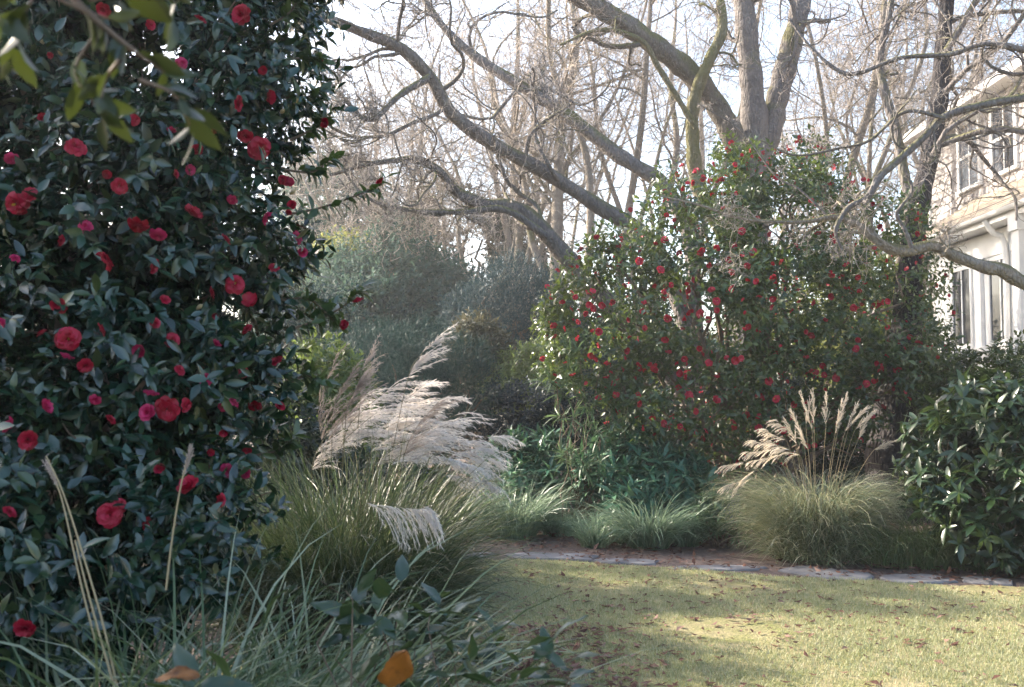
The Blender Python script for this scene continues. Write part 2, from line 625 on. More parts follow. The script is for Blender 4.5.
# ground
m, t, bs, out = nodes('soil')
n1, n2 = noise(t, 1.1, 6), noise(t, 22, 5)
c = ramp(t, n2, [(.3, (.055, .04, .033)), (.52, (.12, .085, .068)), (.72, (.22, .165, .13))])
c = mix(t, math_n(t, 'MULTIPLY', n1, .6), c, (.13, .085, .075))
t.links.new(c, bs.inputs['Base Color'])
bs.inputs['Roughness'].default_value = .95
bump(t, n2, bs, .8, .03)
M['soil'] = m
m, t, bs, out = nodes('turf')
n1, n2, n3 = noise(t, .7, 5), noise(t, 5, 6), noise(t, 60, 4)
c = ramp(t, n1, [(.35, (.24, .22, .11)), (.6, (.38, .32, .18))])
c = mix(t, ramp(t, n2, [(.42, (0, 0, 0)), (.7, (1, 1, 1))]), c, (.17, .19, .06))
c = mix(t, math_n(t, 'MULTIPLY', n3, .5), c, (.13, .105, .05))
t.links.new(c, bs.inputs['Base Color'])
bs.inputs['Roughness'].default_value = .95
bs.inputs['Specular IOR Level'].default_value = .15
bump(t, n3, bs, .9, .02)
M['turf'] = m
M['turf_blade'] = leaf_mat('turf_blade', [(.165, .215, .10), (.285, .315, .165), (.41, .405, .255), (.51, .475, .345)], .7, .25, (.5, .48, .2), .15, .45)
M['litter'] = leaf_mat('litter', [(.05, .022, .018), (.10, .042, .03), (.17, .08, .055), (.28, .18, .14)], .75, .1, None, .2)
M['petal_litter'] = M['petal']

# ------------------------------------------------------------------ ground, lawn, path
g = Geo()
n = 61
xs = np.linspace(-70, 70, n); ys = np.linspace(-20, 85, n)
gx, gy = np.meshgrid(xs, ys)
gz = np.where(gy > 14, .12 * np.sin(gx * .3) * np.sin(gy * .21) * np.clip((gy - 14) / 10, 0, 1), 0)
g.add(np.stack([gx, gy, gz], -1), grid_quads(n, n))
tag(g.link('ground', M['soil']), kind='structure')

edge = np.array([pt(300, 548, 10.2)[:2], (-.6, 9.45), (.0, 9.42), (.7, 9.25), (1.3, 9.0), (1.9, 8.72), (2.5, 8.45), (3.3, 8.22), (4.2, 7.98), (5.6, 7.62), (8, 7.1), (13, 6.1)])
ex = np.linspace(-1.6, 12, 90)
far = np.interp(ex, edge[:, 0], edge[:, 1]) + .05 * np.sin(ex * 5.1) + .03 * np.sin(ex * 13.7)
lft = lambda y: np.where(y > 5.0, -.9, .25) + 0 * y
rows = 40
LV = []
near = -4.0
for i in range(rows):
    s = i / (rows - 1)
    yy = near + (far - near) * s
    zz = .012 + .02 * np.sin(ex * .9) * np.sin(yy * .7) * 0 + 0 * yy
    LV.append(np.stack([ex, yy, zz], -1))
g = Geo().add(np.array(LV), grid_quads(rows, 90))
lawn = tag(g.link('lawn', M['turf']), kind='structure')

# grass blades of the lawn: what is within view
nb = 190000
bx = rng.uniform(-.7, 8.2, nb * 3)
by = rng.uniform(4.6, 9.6, nb * 3)
ok = (by < np.interp(bx, ex, far) - .0 - rng.exponential(.03, nb * 3)) & (bx < by * .95) & ((bx > -.15) | (by > 7.2)) & (wob(np.stack([bx, by, 0 * bx], 1), 2.3, 3) > -.75 + rng.random(nb * 3) * .7)
bx, by = bx[ok][:nb], by[ok][:nb]
nb = len(bx)
h = rng.uniform(.008, .032, nb)
a = rng.uniform(0, 6.283, nb)
ln = rng.uniform(.2, 1.1, nb) * h
w = rng.uniform(.0015, .0032, nb)
V = np.zeros((nb, 3, 3))
V[:, 0] = np.stack([bx - np.sin(a) * w, by + np.cos(a) * w, 0 * bx + .01], 1)
V[:, 1] = np.stack([bx + np.sin(a) * w, by - np.cos(a) * w, 0 * bx + .01], 1)
V[:, 2] = np.stack([bx + np.cos(a) * ln, by + np.sin(a) * ln, .012 + h], 1)
g = Geo().add(V, T=np.arange(nb * 3).reshape(-1, 3))
tag(g.link('lawn_grass', M['turf_blade']), kind='stuff')

# path of flat stones between lawn and bed
g = Geo()
pc = np.array([(-1.6, 10.0), (-.9, 9.72), (-.1, 9.66), (.6, 9.5), (1.2, 9.28), (1.8, 9.0), (2.4, 8.72), (3.2, 8.5), (4.1, 8.26), (5.4, 7.95), (7.5, 7.5)])
pl = curve(pc, 200)
sl = np.concatenate([[0], np.cumsum(np.linalg.norm(np.diff(pl, axis=0), axis=1))])
s = .0
while s < sl[-1] - 1:
    L = rng.uniform(.45, 1.15)
    hw = rng.uniform(.13, .27)
    c = A(np.interp(s + L / 2, sl, pl[:, 0]), np.interp(s + L / 2, sl, pl[:, 1]))
    c = c + rng.normal(0, .035, 2)
    c2 = c * 0 + A(np.interp(s + L / 2 + .1, sl, pl[:, 0]), np.interp(s + L / 2 + .1, sl, pl[:, 1]))
    tx = (c2 - c) / np.linalg.norm(c2 - c)
    nx = A(-tx[1], tx[0])
    k = 10
    an = np.arange(k) * 2 * np.pi / k + rng.uniform(0, .6)
    rad = rng.uniform(.74, 1.12, k)
    ox, oy = np.sign(np.cos(an)) * np.abs(np.cos(an)) ** .6 * L * .47 * rad, np.sign(np.sin(an)) * np.abs(np.sin(an)) ** .6 * hw * rad
    xy = c + ox[:, None] * tx + oy[:, None] * nx
    zt = .018 + rng.uniform(-.006, .008)
    top = np.column_stack([c + (xy - c) * .95, np.full(k, zt)])
    mid = np.column_stack([xy, np.full(k, zt - .012)])
    bot = np.column_stack([xy, np.full(k, -.03)])
    V = np.vstack([top, mid, bot, [[c[0], c[1], zt + .003]]])
    q = [(i, (i + 1) % k, k + (i + 1) % k, k + i) for i in range(k)] + [(k + i, k + (i + 1) % k, 2 * k + (i + 1) % k, 2 * k + i) for i in range(k)]
    g.add(V, [tuple(reversed(x)) for x in q], [(3 * k, i, (i + 1) % k) for i in range(k)])
    s += L * .93 + rng.uniform(.0, .05)
tag(g.link('path', M['stone'], smooth=False), kind='structure')

# fallen leaves on lawn and bed
lt = leaf(.5, .22, .15, False)
def litter(P, size, g):
    n = len(P)
    d = norm(np.column_stack([rng.normal(size=(n, 2)), rng.normal(0, .12, n)]))
    nn = norm(np.column_stack([rng.normal(0, .25, (n, 2)), np.ones(n) * np.where(rng.random(n) < .5, 1, -1)]))
    scatter(g, lt, P, d, nn, size * rng.uniform(.5, 1.2, n))
g = Geo()
k = 3400
x, y = rng.uniform(-.4, 8, k), rng.uniform(4.8, 9.4, k)
ok = (y < np.interp(x, ex, far)) & (x < y * .95) & (wob(np.stack([x, y, 0 * x], 1), 1.1, 9) > rng.uniform(-1, .6, k))
litter(np.column_stack([x[ok], y[ok], np.full(ok.sum(), .028)]), .062, g)
k = 9000
x, y = rng.uniform(-3, 7, k), rng.uniform(7, 14, k)
ok = (y > np.interp(x, ex, far) + rng.exponential(.25, k) * .6) & (wob(np.stack([x, y, 0 * x], 1), 1.7, 4) > rng.uniform(-1.2, .3, k))
litter(np.column_stack([x[ok], y[ok], rng.uniform(.01, .05, ok.sum())]), .075, g)
k = 900
x, y = rng.normal(.25, .28, k), rng.uniform(4.3, 6.6, k)
litter(np.column_stack([x, y, rng.uniform(.02, .05, k)]), .06, g)
k = 150
tt_ = rng.uniform(0, 1, k)
x = np.interp(tt_, np.linspace(0, 1, 200), pl[:, 0]); y = np.interp(tt_, np.linspace(0, 1, 200), pl[:, 1])
litter(np.column_stack([x + rng.normal(0, .15, k), y + rng.normal(0, .15, k), np.full(k, .032)]), .06, g)
tag(g.link('leaf_litter', M['litter']), kind='stuff')

# ------------------------------------------------------------------ house
XW, XE, XU = 8.4, 8.0, 9.5                  # porch wall, porch eave, upper wall
Y0, Y1, YU = 9.0, 19.7, 22.4
house = thing('house', (11, 15, 0), 'pale shingled two storey house with white sunroom and tan lower roof', 'house')
g = Geo()
box(g, (XU, Y0, 0), (16.5, YU, 7.62))
g.link('wall', M['shingle_siding'], house, False)
g = Geo()                                   # real shingle courses on the upper wall that we see
z = 5.45
while z < 7.5:
    y = Y0
    zc = .165
    while y < YU - .05:
        w = rng.uniform(.12, .26)
        e = rng.uniform(-.022, .022)
        y2 = min(y + w - .016, YU)
        V = [(XU - .03, y, z + e), (XU - .03, y2, z + e), (XU - .008, y2, z + zc + .02), (XU - .008, y, z + zc + .02), (XU, y, z + e), (XU, y2, z + e)]
        g.add(V, [(0, 3, 2, 1), (0, 1, 5, 4)])
        y += w
    z += zc
m_sh = leaf_mat('shingle', [(.38, .35, .335), (.52, .48, .46), (.66, .62, .59)], .85, 0, None, .2)
g.link('siding', m_sh, house, False)
g = Geo()
box(g, (XW, Y0, 0), (XU - .005, Y1, 4.55))
g.link('sunroom_wall', M['white_paint'], house, False)
g = Geo()                                   # clapboards below the sunroom windows
z = .3
while z < 2.3:
    V = [(XW - .03, Y0, z), (XW - .03, Y1, z), (XW - .006, Y1, z + .13), (XW - .006, Y0, z + .13), (XW, Y0, z), (XW, Y1, z)]
    g.add(V, [(0, 3, 2, 1), (0, 1, 5, 4)])
    z += .125
g.link('skirt_boards', M['white_paint'], house, False)
g = Geo(); box(g, (XW - .09, Y0, 2.36), (XW + .1, Y1 + .04, 2.44)); g.link('sill', M['white_paint'], house, False)
g = Geo(); box(g, (XW - .05, Y0, 4.0), (XW + .1, Y1 + .03, 4.42)); g.link('header_board', M['white_paint'], house, False)
yw = 18.9
for i in range(7):                          # sunroom windows
    a0, a1 = yw - .85, yw
    g = Geo()
    for lo, hi in (((XW - .035, a0, 2.44), (XW + .02, a0 + .07, 3.998)), ((XW - .035, a1 - .07, 2.44), (XW + .02, a1, 3.998)),
                   ((XW - .03, a0 + .07, 2.442), (XW + .02, a1 - .07, 2.53)), ((XW - .03, a0 + .07, 3.91), (XW + .02, a1 - .07, 3.996)),
                   ((XW - .022, (a0 + a1) / 2 - .02, 2.53), (XW + .02, (a0 + a1) / 2 + .02, 3.91))):
        box(g, lo, hi)
    f = g.link('sunroom_window', M['white_paint'], house, False)
    g = Geo(); box(g, (XW - .012, a0 + .06, 2.5), (XW - .004, a1 - .06, 3.93)); g.link('pane', M['window_glass'], f, False)
    g = Geo(); box(g, (XW - .07, a0 - .42, 2.44), (XW - .001, a0 - .2, 3.999)); g.link('trim_post', M['white_paint'], house, False)
    yw -= 1.47
# lower roof with eave
g = Geo()
nr = 12
for i in range(nr):                         # courses step down the slope
    s0, s1 = i / nr, (i + 1) / nr
    xa, xb = XE - .05 + (XU - XE + .05) * s0, XE - .05 + (XU - XE + .05) * s1
    za, zb = 4.62 + 1.0 * s0, 4.62 + 1.0 * s1
    V = [(xa, Y0, za + .022), (xa, Y1 + .35, za + .022), (xb, Y1 + .35, zb + .003), (xb, Y0, zb + .003), (xa, Y0, za - .02), (xa, Y1 + .35, za - .02)]
    g.add(V, [(0, 3, 2, 1), (0, 1, 5, 4)])
g.add([(XE, Y1 + .35, 4.5), (XU, Y1 + .35, 4.5), (XU, Y1 + .35, 5.62), (XE, Y1 + .35, 4.62)], [(0, 1, 2, 3)])
g.link('lower_roof', M['roof_tan'], house, False)
g = Geo(); box(g, (XE + .04, Y0, 4.45), (XW - .001, Y1 + .34, 4.5)); box(g, (XE, Y0, 4.44), (XE + .04, Y1 + .36, 4.6)); g.link('soffit', M['white_paint'], house, False)
g = Geo()
yy = np.linspace(Y0, Y1 + .38, 8)
gp, gr = [], np.linspace(0, np.pi, 7)
V = np.array([[(XE - .065 - .06 * math.cos(q), y, 4.6 - .075 * math.sin(q)) for q in gr] for y in yy])
V2 = np.array([[(XE - .065 - .052 * math.cos(q), y, 4.602 - .066 * math.sin(q)) for q in gr] for y in yy])
g.add(V, grid_quads(8, 7)); g.add(V2, grid_quads(8, 7)[:, ::-1])
g.link('gutter', M['white_paint'], house)
for y in (15.75, 12.0):
    g = Geo(); box(g, (XE + .02, y - .11, 0), (XE + .24, y + .11, 4.2)); box(g, (XE - .02, y - .15, 4.2), (XE + .28, y + .15, 4.437)); box(g, (XE - .015, y - .14, 2.2), (XE + .27, y + .14, 2.34))
    g.link('porch_column', M['white_paint'], house, False)
g = Geo()
tubes(g, [curve([(XE - .06, 16.6, 4.52), (XE + .1, 16.62, 4.3), (XW - .1, 16.65, 4.05), (XW - .1, 16.65, 2.2), (XW - .1, 16.65, .1)], 16)], .05, 8)
g.link('downspout', M['white_paint'], house)
for yc in (20.35, 18.9, 16.0, 13.6):        # upper windows
    a0, a1, z0, z1 = yc - .42, yc + .42, 5.92, 7.2
    g = Geo()
    for lo, hi in (((XU - .07, a0 - .1, z0 - .02), (XU + .01, a0, z1 + .1)), ((XU - .07, a1, z0 - .02), (XU + .01, a1 + .1, z1 + .1)),
                   ((XU - .068, a0, z1), (XU + .01, a1, z1 + .1)), ((XU - .1, a0 - .13, z0 - .09), (XU + .01, a1 + .13, z0 - .021)),
                   ((XU - .055, a0, (z0 + z1) / 2 - .03), (XU + .01, a1, (z0 + z1) / 2 + .03)), ((XU - .05, yc - .013, z0 - .02), (XU + .01, yc + .013, (z0 + z1) / 2 - .03)),
                   ((XU - .05, yc - .013, (z0 + z1) / 2 + .03), (XU + .01, yc + .013, z1))):
        box(g, lo, hi)
    f = g.link('upper_window', M['white_paint'], house, False)
    g = Geo(); box(g, (XU - .038, a0 - .01, z0), (XU - .032, a1 + .01, z1)); g.link('pane', M['window_glass'], f, False)
# main roof
g = Geo()
e = .45
V = [(XU - e, Y0, 7.58), (XU - e, YU + e, 7.58), (13, YU - 2.5, 10.4), (13, Y0, 10.4), (17, YU + e, 7.58), (17, Y0, 7.58)]
g.add(V, [(0, 3, 2, 1), (4, 2, 3, 5)], [(1, 2, 4)])
g.link('main_roof', M['roof_dark'], house, False)
g = Geo(); g.add([(XU - e, Y0, 7.45), (XU - e, YU + e, 7.45), (17, YU + e, 7.45), (17, Y0, 7.45)], [(0, 1, 2, 3)])
box(g, (XU - e - .03, Y0, 7.42), (XU - e + .001, YU + e + .03, 7.6)); box(g, (XU - e + .002, YU + e, 7.42), (17, YU + e + .03, 7.6)); box(g, (XU - .06, Y0, 7.3), (XU - .002, YU, 7.42)); box(g, (XU - .05, YU - .1, 5.4), (XU + .1, YU + .04, 7.3))
g.link('fascia', M['white_paint'], house, False)

# ------------------------------------------------------------------ bare trees
TREES = []


def lay(trace, Yd, kk=26, ext=None):
    """main limb: traced pixels at a depth (Yd = number, or one per point)"""
    Yd = np.broadcast_to(np.asarray(Yd, float), (len(trace),)) if np.ndim(Yd) == 0 else np.interp(np.linspace(0, 1, len(trace)), np.linspace(0, 1, len(Yd)), Yd)
    return np.array([pt(a, b, y) for (a, b), y in zip(trace, Yd)])


def wiggle(p, amt):
    k = len(p)
    w = np.cumsum(rng.normal(0, 1, (k, 3)), 0)
    w -= np.linspace(0, 1, k)[:, None] * w[-1] + (1 - np.linspace(0, 1, k)[:, None]) * w[0]
    return p + w * amt / math.sqrt(k)


def build_tree(base, limbs, label, group, bark, twigm, n1=9, n2=6, n3=5, n4=0, rmin=.004, name='bare_tree', wig=.22, l1=(.25, .55), t1=.25, trop=(0, 0, .03), cat='tree', knots=True, joined=False):
    """limbs: list of (points (k,3), radii) ; the first is the trunk"""
    T = thing(name, base, label, cat, group)
    LP, LR, J = [], [], []
    for j, (p, r, mt) in enumerate(limbs):
        c, rr = curve(p, 90, r)
        c = wiggle(c, .05 * max(r))
        if j == 0 and rr[0] > .1:
            rr[:7] *= A(1.5, 1.36, 1.25, 1.16, 1.1, 1.06, 1.03)
        if knots:
            rr = rr * (1 + .06 * np.sin(np.arange(90) * .85 + j) + .03 * np.sin(np.arange(90) * .31 + 2 * j) + rng.normal(0, .012, 90))
        g = Geo(); tubes(g, [c], rr[None], 18 if rr.max() > .07 else 9, 0, .09)
        if joined:                          # side branches grow out of their limb's own mesh
            p1_, r1_ = offshoots(c[None], rr[None], max(2, int(n1 * np.linalg.norm(np.diff(c, axis=0), axis=1).sum() / 4)), (t1, 1), (35, 75), l1, .36, 14, wig * .8, trop, rmin * 2, 4.5)
            tubes(g, p1_, r1_, 6)
            p2_, r2_ = offshoots(p1_, r1_, n2, (.15, 1), (30, 75), (.35, .7), .55, 10, wig, trop, rmin * 1.4)
            tubes(g, p2_, r2_, 4)
            J.append((p2_, r2_))
        g.link('trunk' if j == 0 else 'limb', mt or bark, T)
        LP.append(c); LR.append(rr)
    LP, LR = np.array(LP), np.array(LR)
    g = Geo()
    if joined:
        P2, R2 = np.concatenate([a_ for a_, _ in J]), np.concatenate([b_ for _, b_ in J])
    else:
      P1, R1 = offshoots(LP, LR, n1, (t1, 1), (35, 75), l1, .36, 14, wig * .8, trop, rmin * 2, 4.5)
      tubes(g, P1, R1, 6)
      P2, R2 = offshoots(P1, R1, n2, (.15, 1), (30, 75), (.35, .7), .55, 10, wig, trop, rmin * 1.4)
      tubes(g, P2, R2, 4)
      g.link('branches', bark, T)
    g = Geo()
    P3, R3 = offshoots(P2, R2, n3, (.15, 1), (30, 75), (.35, .75), .6, 8, wig * 1.1, trop, rmin)
    tubes(g, P3, R3, 3)
    if n4:
        P4, R4 = offshoots(P3, R3, n4, (.2, 1), (30, 70), (.4, .8), .65, 6, wig * 1.2, trop, rmin * .8)
        tubes(g, P4, R4, 3)
    g.link('twigs', twigm, T)
    return T


# the big pale trunk behind the red-flowered tree, with its forked stems and long mossy limb
D = 17.5
b0 = pt(752, 492, D); b0[2] = 0
l_tr = np.vstack([b0, lay([(750, 300), (752, 210), (756, 160), (752, 90), (746, 20), (742, -60), (735, -150)], D)])
l_rt = lay([(757, 190), (770, 130), (782, 80), (800, 8), (815, -60), (840, -140)], [D, D + .2, D + .4, D + .8])
l_lf = lay([(752, 205), (736, 145), (716, 105), (690, 73), (655, 45), (615, 18), (575, -5), (520, -40), (440, -90)], [D, D - .3, D - .8, D - 1.5])
l_gr = lay([(742, 260), (712, 215), (697, 180), (692, 140), (694, 100), (708, 62), (722, 30), (720, -10), (728, -60)], [D, D - .4, D - .8, D - .6])
l_g2 = lay([(696, 128), (660, 70), (640, 40), (600, 30), (560, 45)], [D - .6, D - 1, D - 1.2])
build_tree(b0, [(l_tr, [.44, .36, .30, .26, .215, .19, .17, .1], None), (l_rt, [.18, .21, .20, .18, .15, .1], None), (l_lf, [.16, .2, .195, .19, .18, .165, .15, .11, .07], M['bark_mossy']),
                (l_gr, [.13, .13, .13, .12, .11, .10, .09, .075, .05], M['bark_green']), (l_g2, [.055, .05, .042, .034, .02], M['bark_green'])],
           'large bare tree with thick forked pale trunk and a long mossy limb', None, M['bark_grey'], M['twig'], 2, 6, 5, 2, .0048, wig=.24, t1=.5, l1=(.15, .4), joined=True)

# leaning multi-stem tree whose limbs sweep over to the left
D = 14.2
b0 = pt(690, 500, D); b0[2] = 0
l0 = np.vstack([b0, lay([(692, 420), (690, 340), (668, 270), (640, 232), (600, 207), (545, 172), (492, 143), (452, 114), (430, 77), (400, 48), (365, 33), (330, 20), (295, 2), (250, -30)], [D, D - .2, D - 1.5, D - 2])])
l1 = lay([(695, 330), (690, 240), (664, 186), (620, 156), (560, 110), (520, 85), (480, 60), (448, 32), (425, 0), (405, -40)], [D, D + .3, D + 1, D + 1.4])
l2 = lay([(690, 400), (640, 335), (606, 300), (584, 278), (555, 244), (522, 210), (482, 203), (455, 190), (440, 172), (415, 160), (375, 163), (330, 175)], [D, D - .5, D - 1, D - 1.6])
l3 = lay([(548, 237), (505, 210), (460, 212), (410, 210), (365, 196), (330, 150)], [D - .9, D - 1.5])
l4 = lay([(430, 77), (400, 95), (370, 120), (345, 100), (320, 70)], [D - 1.9, D - 2.6])
l5 = lay([(375, 92), (392, 130), (440, 160), (500, 175)][::-1], [D - 1, D - 2])
build_tree(b0, [(l0, [.2, .18, .15, .125, .115, .105, .1, .095, .09, .085, .075, .065, .055, .045, .03], None), (l1, [.11, .115, .11, .11, .1, .09, .075, .06, .05, .03], None), (l2, [.14, .14, .135, .13, .12, .1, .085, .07, .06, .045, .03, .02], None),
                (l3, [.05, .05, .04, .03, .02, .012], None), (l4, [.05, .04, .03, .025, .015], None)],
           'bare leaning tree with several dark limbs sweeping across towards the camellia in front', None, M['bark_grey'], M['twig_pale'], 13, 8, 6, 2, .0038, wig=.3, t1=.35, l1=(.1, .34), trop=(-.01, 0, .05))

# dark-trunked tree between the flowering tree and the house
D = 12.5
b0 = pt(893, 500, D); b0[2] = 0
l0 = np.vstack([b0, lay([(892, 455), (896, 400), (906, 330), (911, 265), (918, 212), (930, 155), (939, 100), (944, 30), (948, -30), (950, -110)], [D, D, D + .6, D + 1.])])
l1 = lay([(911, 215), (905, 180), (896, 130), (884, 90), (880, 55), (890, 10), (896, -50)], [D + .9, D + 1.1, D + 1.3])
l2 = lay([(940, 60), (965, 20), (985, -20), (1000, -80)], D + .6)
build_tree(b0, [(l0, [.36, .3, .25, .19, .15, .13, .12, .115, .1, .09, .05], M['bark_dark']), (l1, [.075, .07, .065, .06, .055, .045, .03], None), (l2, [.05, .045, .04, .025], None)],
           'bare tree with a dark thick lower trunk beside the house', None, M['bark_grey'], M['twig'], 11, 7, 5, 2, .0038, wig=.25, t1=.5)

# crooked tree whose trunk stands just outside the picture and reaches in before the house
D = 8.8
b0 = A(pt(1150, 400, D)[0], D, 0)
l0 = np.vstack([b0, b0 + A(-.05, .05, 1.2), lay([(1128, 310), (1128, 160), (1140, 40), (1150, -80), (1160, -220)], [D, D + .3])])
l1 = lay([(1125, 312), (1075, 300), (1024, 283), (1002, 270), (985, 267), (955, 256), (932, 246), (905, 251), (884, 246), (866, 231), (852, 222), (832, 217), (800, 222), (745, 219), (700, 205), (660, 196)], [D, D - .1, D, D + .1, D + .4])
l2 = lay([(1125, 60), (1075, 82), (1024, 97), (985, 104), (945, 116), (925, 136), (898, 160), (880, 176), (868, 196), (848, 208), (836, 230), (842, 250)], [D, D - .1, D - .2])
l3 = lay([(1130, 90), (1070, 62), (1024, 50), (985, 44), (950, 54), (900, 58), (850, 74), (815, 52), (790, 20)], [D + .2, D + .6, D + 1])
l4 = lay([(945, 118), (905, 112), (870, 140), (840, 148), (795, 155), (760, 140), (700, 120)][:6], [D - .15, D + .2])
l5 = lay([(912, 248), (905, 230), (897, 215), (902, 205), (912, 190), (905, 170)], D - .1)
l6 = lay([(830, 218), (800, 190), (775, 175), (740, 130), (700, 105)], [D + .2, D + .6])
build_tree(b0, [(l0, [.16, .14, .12, .11, .09, .07, .05], None), (l1, [.075, .07, .066, .062, .06, .052, .05, .052, .05, .046, .036, .026, .02, .016, .012, .007], M['bark_pale']),
                (l2, [.05, .045, .040, .036, .034, .033, .034, .034, .03, .026, .02, .012], None), (l3, [.04, .035, .03, .026, .024, .022, .02, .016, .01], None),
                (l4, [.018, .016, .014, .012, .01, .007], None), (l5, [.02, .018, .016, .014, .012, .008], None), (l6, [.012, .01, .009, .007, .005], None)],
           'crooked bare branches with moss reaching in front of the house roof', None, M['bark_grey'], M['twig_pale'], 10, 6, 5, 2, .0024, wig=.3, t1=.3, l1=(.08, .26), trop=(0, 0, .0), joined=True)


def back_tree(px, Y, h, lean, label, n_st=3, r0=.2, seedpx=0, n1=10):
    b = pt(px, 400, Y); b[2] = 0
    limbs = []
    k = 8
    for j in range(n_st):
        t = np.linspace(0, 1, k)
        az = rng.uniform(0, 6.28)
        sp = 0 if j == 0 else rng.uniform(.12, .32) * h
        off = np.column_stack([lean * h * t + np.cos(az) * sp * t ** 1.5, np.sin(az) * sp * t ** 1.5, h * t * (1 if j == 0 else rng.uniform(.75, 1))])
        off[1:] += np.cumsum(rng.normal(0, .022 * h, (k - 1, 3)), 0) * A(1, 1, .2)
        p = b + off
        if j:
            st = rng.uniform(.08, .3)
            p = b + off * A(1, 1, 1)
            p[0] = limbs[0][0][0] + A(0, 0, .2)
        limbs.append((p, list(np.linspace(r0 * (.8 if j == 0 else .5), r0 * .08, k)), None))
    return build_tree(b, limbs, label, 'bare trees behind the garden', M['bark_pale'], M['twig_hazed'], n1, 7, 5, 2, .0048, wig=.2, l1=(.2, .45), t1=.42, trop=(0, 0, .07), knots=False)  # pale bark and twig colours stand in for haze here


back_tree(600, 21, 13, -.06, 'bare grey tree rising behind the leaning dark limbs', 4, .26)
back_tree(655, 25, 14, .02, 'pale bare tree seen between leaning tree and large forked trunk', 4, .22)
back_tree(480, 27, 12, .03, 'tall bare tree in haze above the blue conifer', 4, .2)
back_tree(400, 31, 11, -.02, 'slender bare tree in the bright haze above dark evergreens', 4, .18)
back_tree(845, 22, 14, .0, 'bare multi-stem tree directly behind the top of the flowering tree', 5, .2)
back_tree(895, 29, 14, .02, 'bare tree just beside the far corner of the house', 4, .2)
back_tree(545, 33, 15, .0, 'far thin bare tree behind the sweeping branches', 5, .2)
back_tree(705, 32, 16, .0, 'far bare tree behind the mossy stem', 4, .22)
back_tree(965, 31, 15, -.02, 'bare tree rising behind the house roof', 4, .2)
back_tree(918, 25.5, 13, .0, 'bare tree with fine twigs just left of the upper house windows', 5, .16)
back_tree(430, 24, 11, -.05, 'bare tree with fine pale twigs filling the sky beside the tall camellia', 5, .17)
back_tree(525, 23, 13, -.03, 'bare tree with dense fine twigs above the yellow green shrub', 5, .18)
back_tree(350, 29, 12, .0, 'bare tree half hidden behind the edge of the tall camellia', 5, .18)
back_tree(790, 38, 15, .0, 'farthest bare tree seen past the right fork of the large trunk', 4, .2)

# ------------------------------------------------------------------ evergreen shrubs
L_BROAD = leaf(.44, .14, .18, True)
L_LOW = leaf(.46, .14, .18, False)
L_LONG = leaf(.33, .12, .25, True)
L_LANCE = leaf(.22, .12, .3, False)
L_STRAP = leaf(.11, .2, .25, True)
L_NEEDLE = leaf(.10, .05, .1, False)


def shrub(name, label, cat, blobs, n, k, size, mat, tm, base=None, twl=.10, shell=(.7, 1.05), spread=(80, 28), up=.45, droop=.12, lump=6, gap=.35, f=3., stems=8, stem_r=.018, stemm='stem_brown', group=None, seed=1, dense=.92, wander=.4, lumpr=(.25, .45)):
    c = np.array([b[:3] for b in blobs])
    if base is None:
        base = A(c[:, 0].mean(), c[:, 1].mean(), 0)
    T = thing(name, base, label, cat, group)
    bl = list(blobs) + (lumps(blobs, lump, lumpr) if lump else [])
    P, d = blob_points(bl, n, shell, gap, f, seed)
    g = Geo()
    sprigs(g, tm, P, d + A(0, 0, up) + rng.normal(0, wander, P.shape), twl, k, size, spread, droop, .25, 0, dense)
    g.link('foliage', mat, T)
    g = Geo()
    tg = np.array([b[:3] for b in bl])
    tg = tg[rng.choice(len(tg), min(stems, len(tg)), replace=False)]
    tg[:, 2] = np.maximum(tg[:, 2], .12)
    B = np.asarray(base) + np.column_stack([rng.normal(0, .06, (len(tg), 2)), np.full(len(tg), -.03)])
    W, Rr = wires(B, tg, stem_r, 12)
    tubes(g, W, Rr, 6)
    W2, R2 = offshoots(W, Rr, 5, (.35, 1), (25, 60), (.12, .3), .55, 8, .15, (0, 0, .05), .003, .5)
    tubes(g, W2, R2, 4)
    g.link('stems', M[stemm], T)
    return T, bl


def pb(px, py, Y, r):
    return (*pt(px, py, Y), r)


# far evergreens in the haze
GR = 'hazy evergreens at the back'
shrub('evergreen_tree', 'broad hazy blue green evergreen far behind the clipped hedge', 'tree', [pb(392, 300, 22, 1.45), pb(375, 268, 22.4, 1.0), pb(432, 315, 21.6, 1.0), pb(355, 320, 21.4, 1.2), pb(400, 340, 21, 1.4)], 7500, 7, .12, M['evergreen_hazed'], L_LOW, lump=8, stem_r=.1, twl=.35, gap=.5, f=1., group=GR, seed=2)
shrub('evergreen_tree', 'hazy grey green evergreen with a narrow top showing past the flowering camellia', 'tree', [pb(335, 230, 31, 2.2), pb(325, 200, 31, 1.3), pb(335, 290, 30, 2.4)], 3800, 6, .22, M['evergreen_hazed'], L_LOW, lump=8, stem_r=.1, twl=.35, gap=.5, f=1., group=GR, seed=3)
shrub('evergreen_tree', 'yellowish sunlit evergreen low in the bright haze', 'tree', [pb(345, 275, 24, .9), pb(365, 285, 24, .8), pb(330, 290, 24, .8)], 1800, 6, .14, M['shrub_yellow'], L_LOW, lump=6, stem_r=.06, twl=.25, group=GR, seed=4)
shrub('evergreen_tree', 'pale olive evergreen far off right of the hazy blue one', 'tree', [pb(460, 262, 30, 2.0), pb(490, 280, 29, 1.7), pb(445, 290, 29, 1.5)], 2600, 6, .2, M['shrub_olive'], L_LOW, lump=8, stem_r=.1, twl=.35, gap=.7, f=1., group=GR, seed=5)
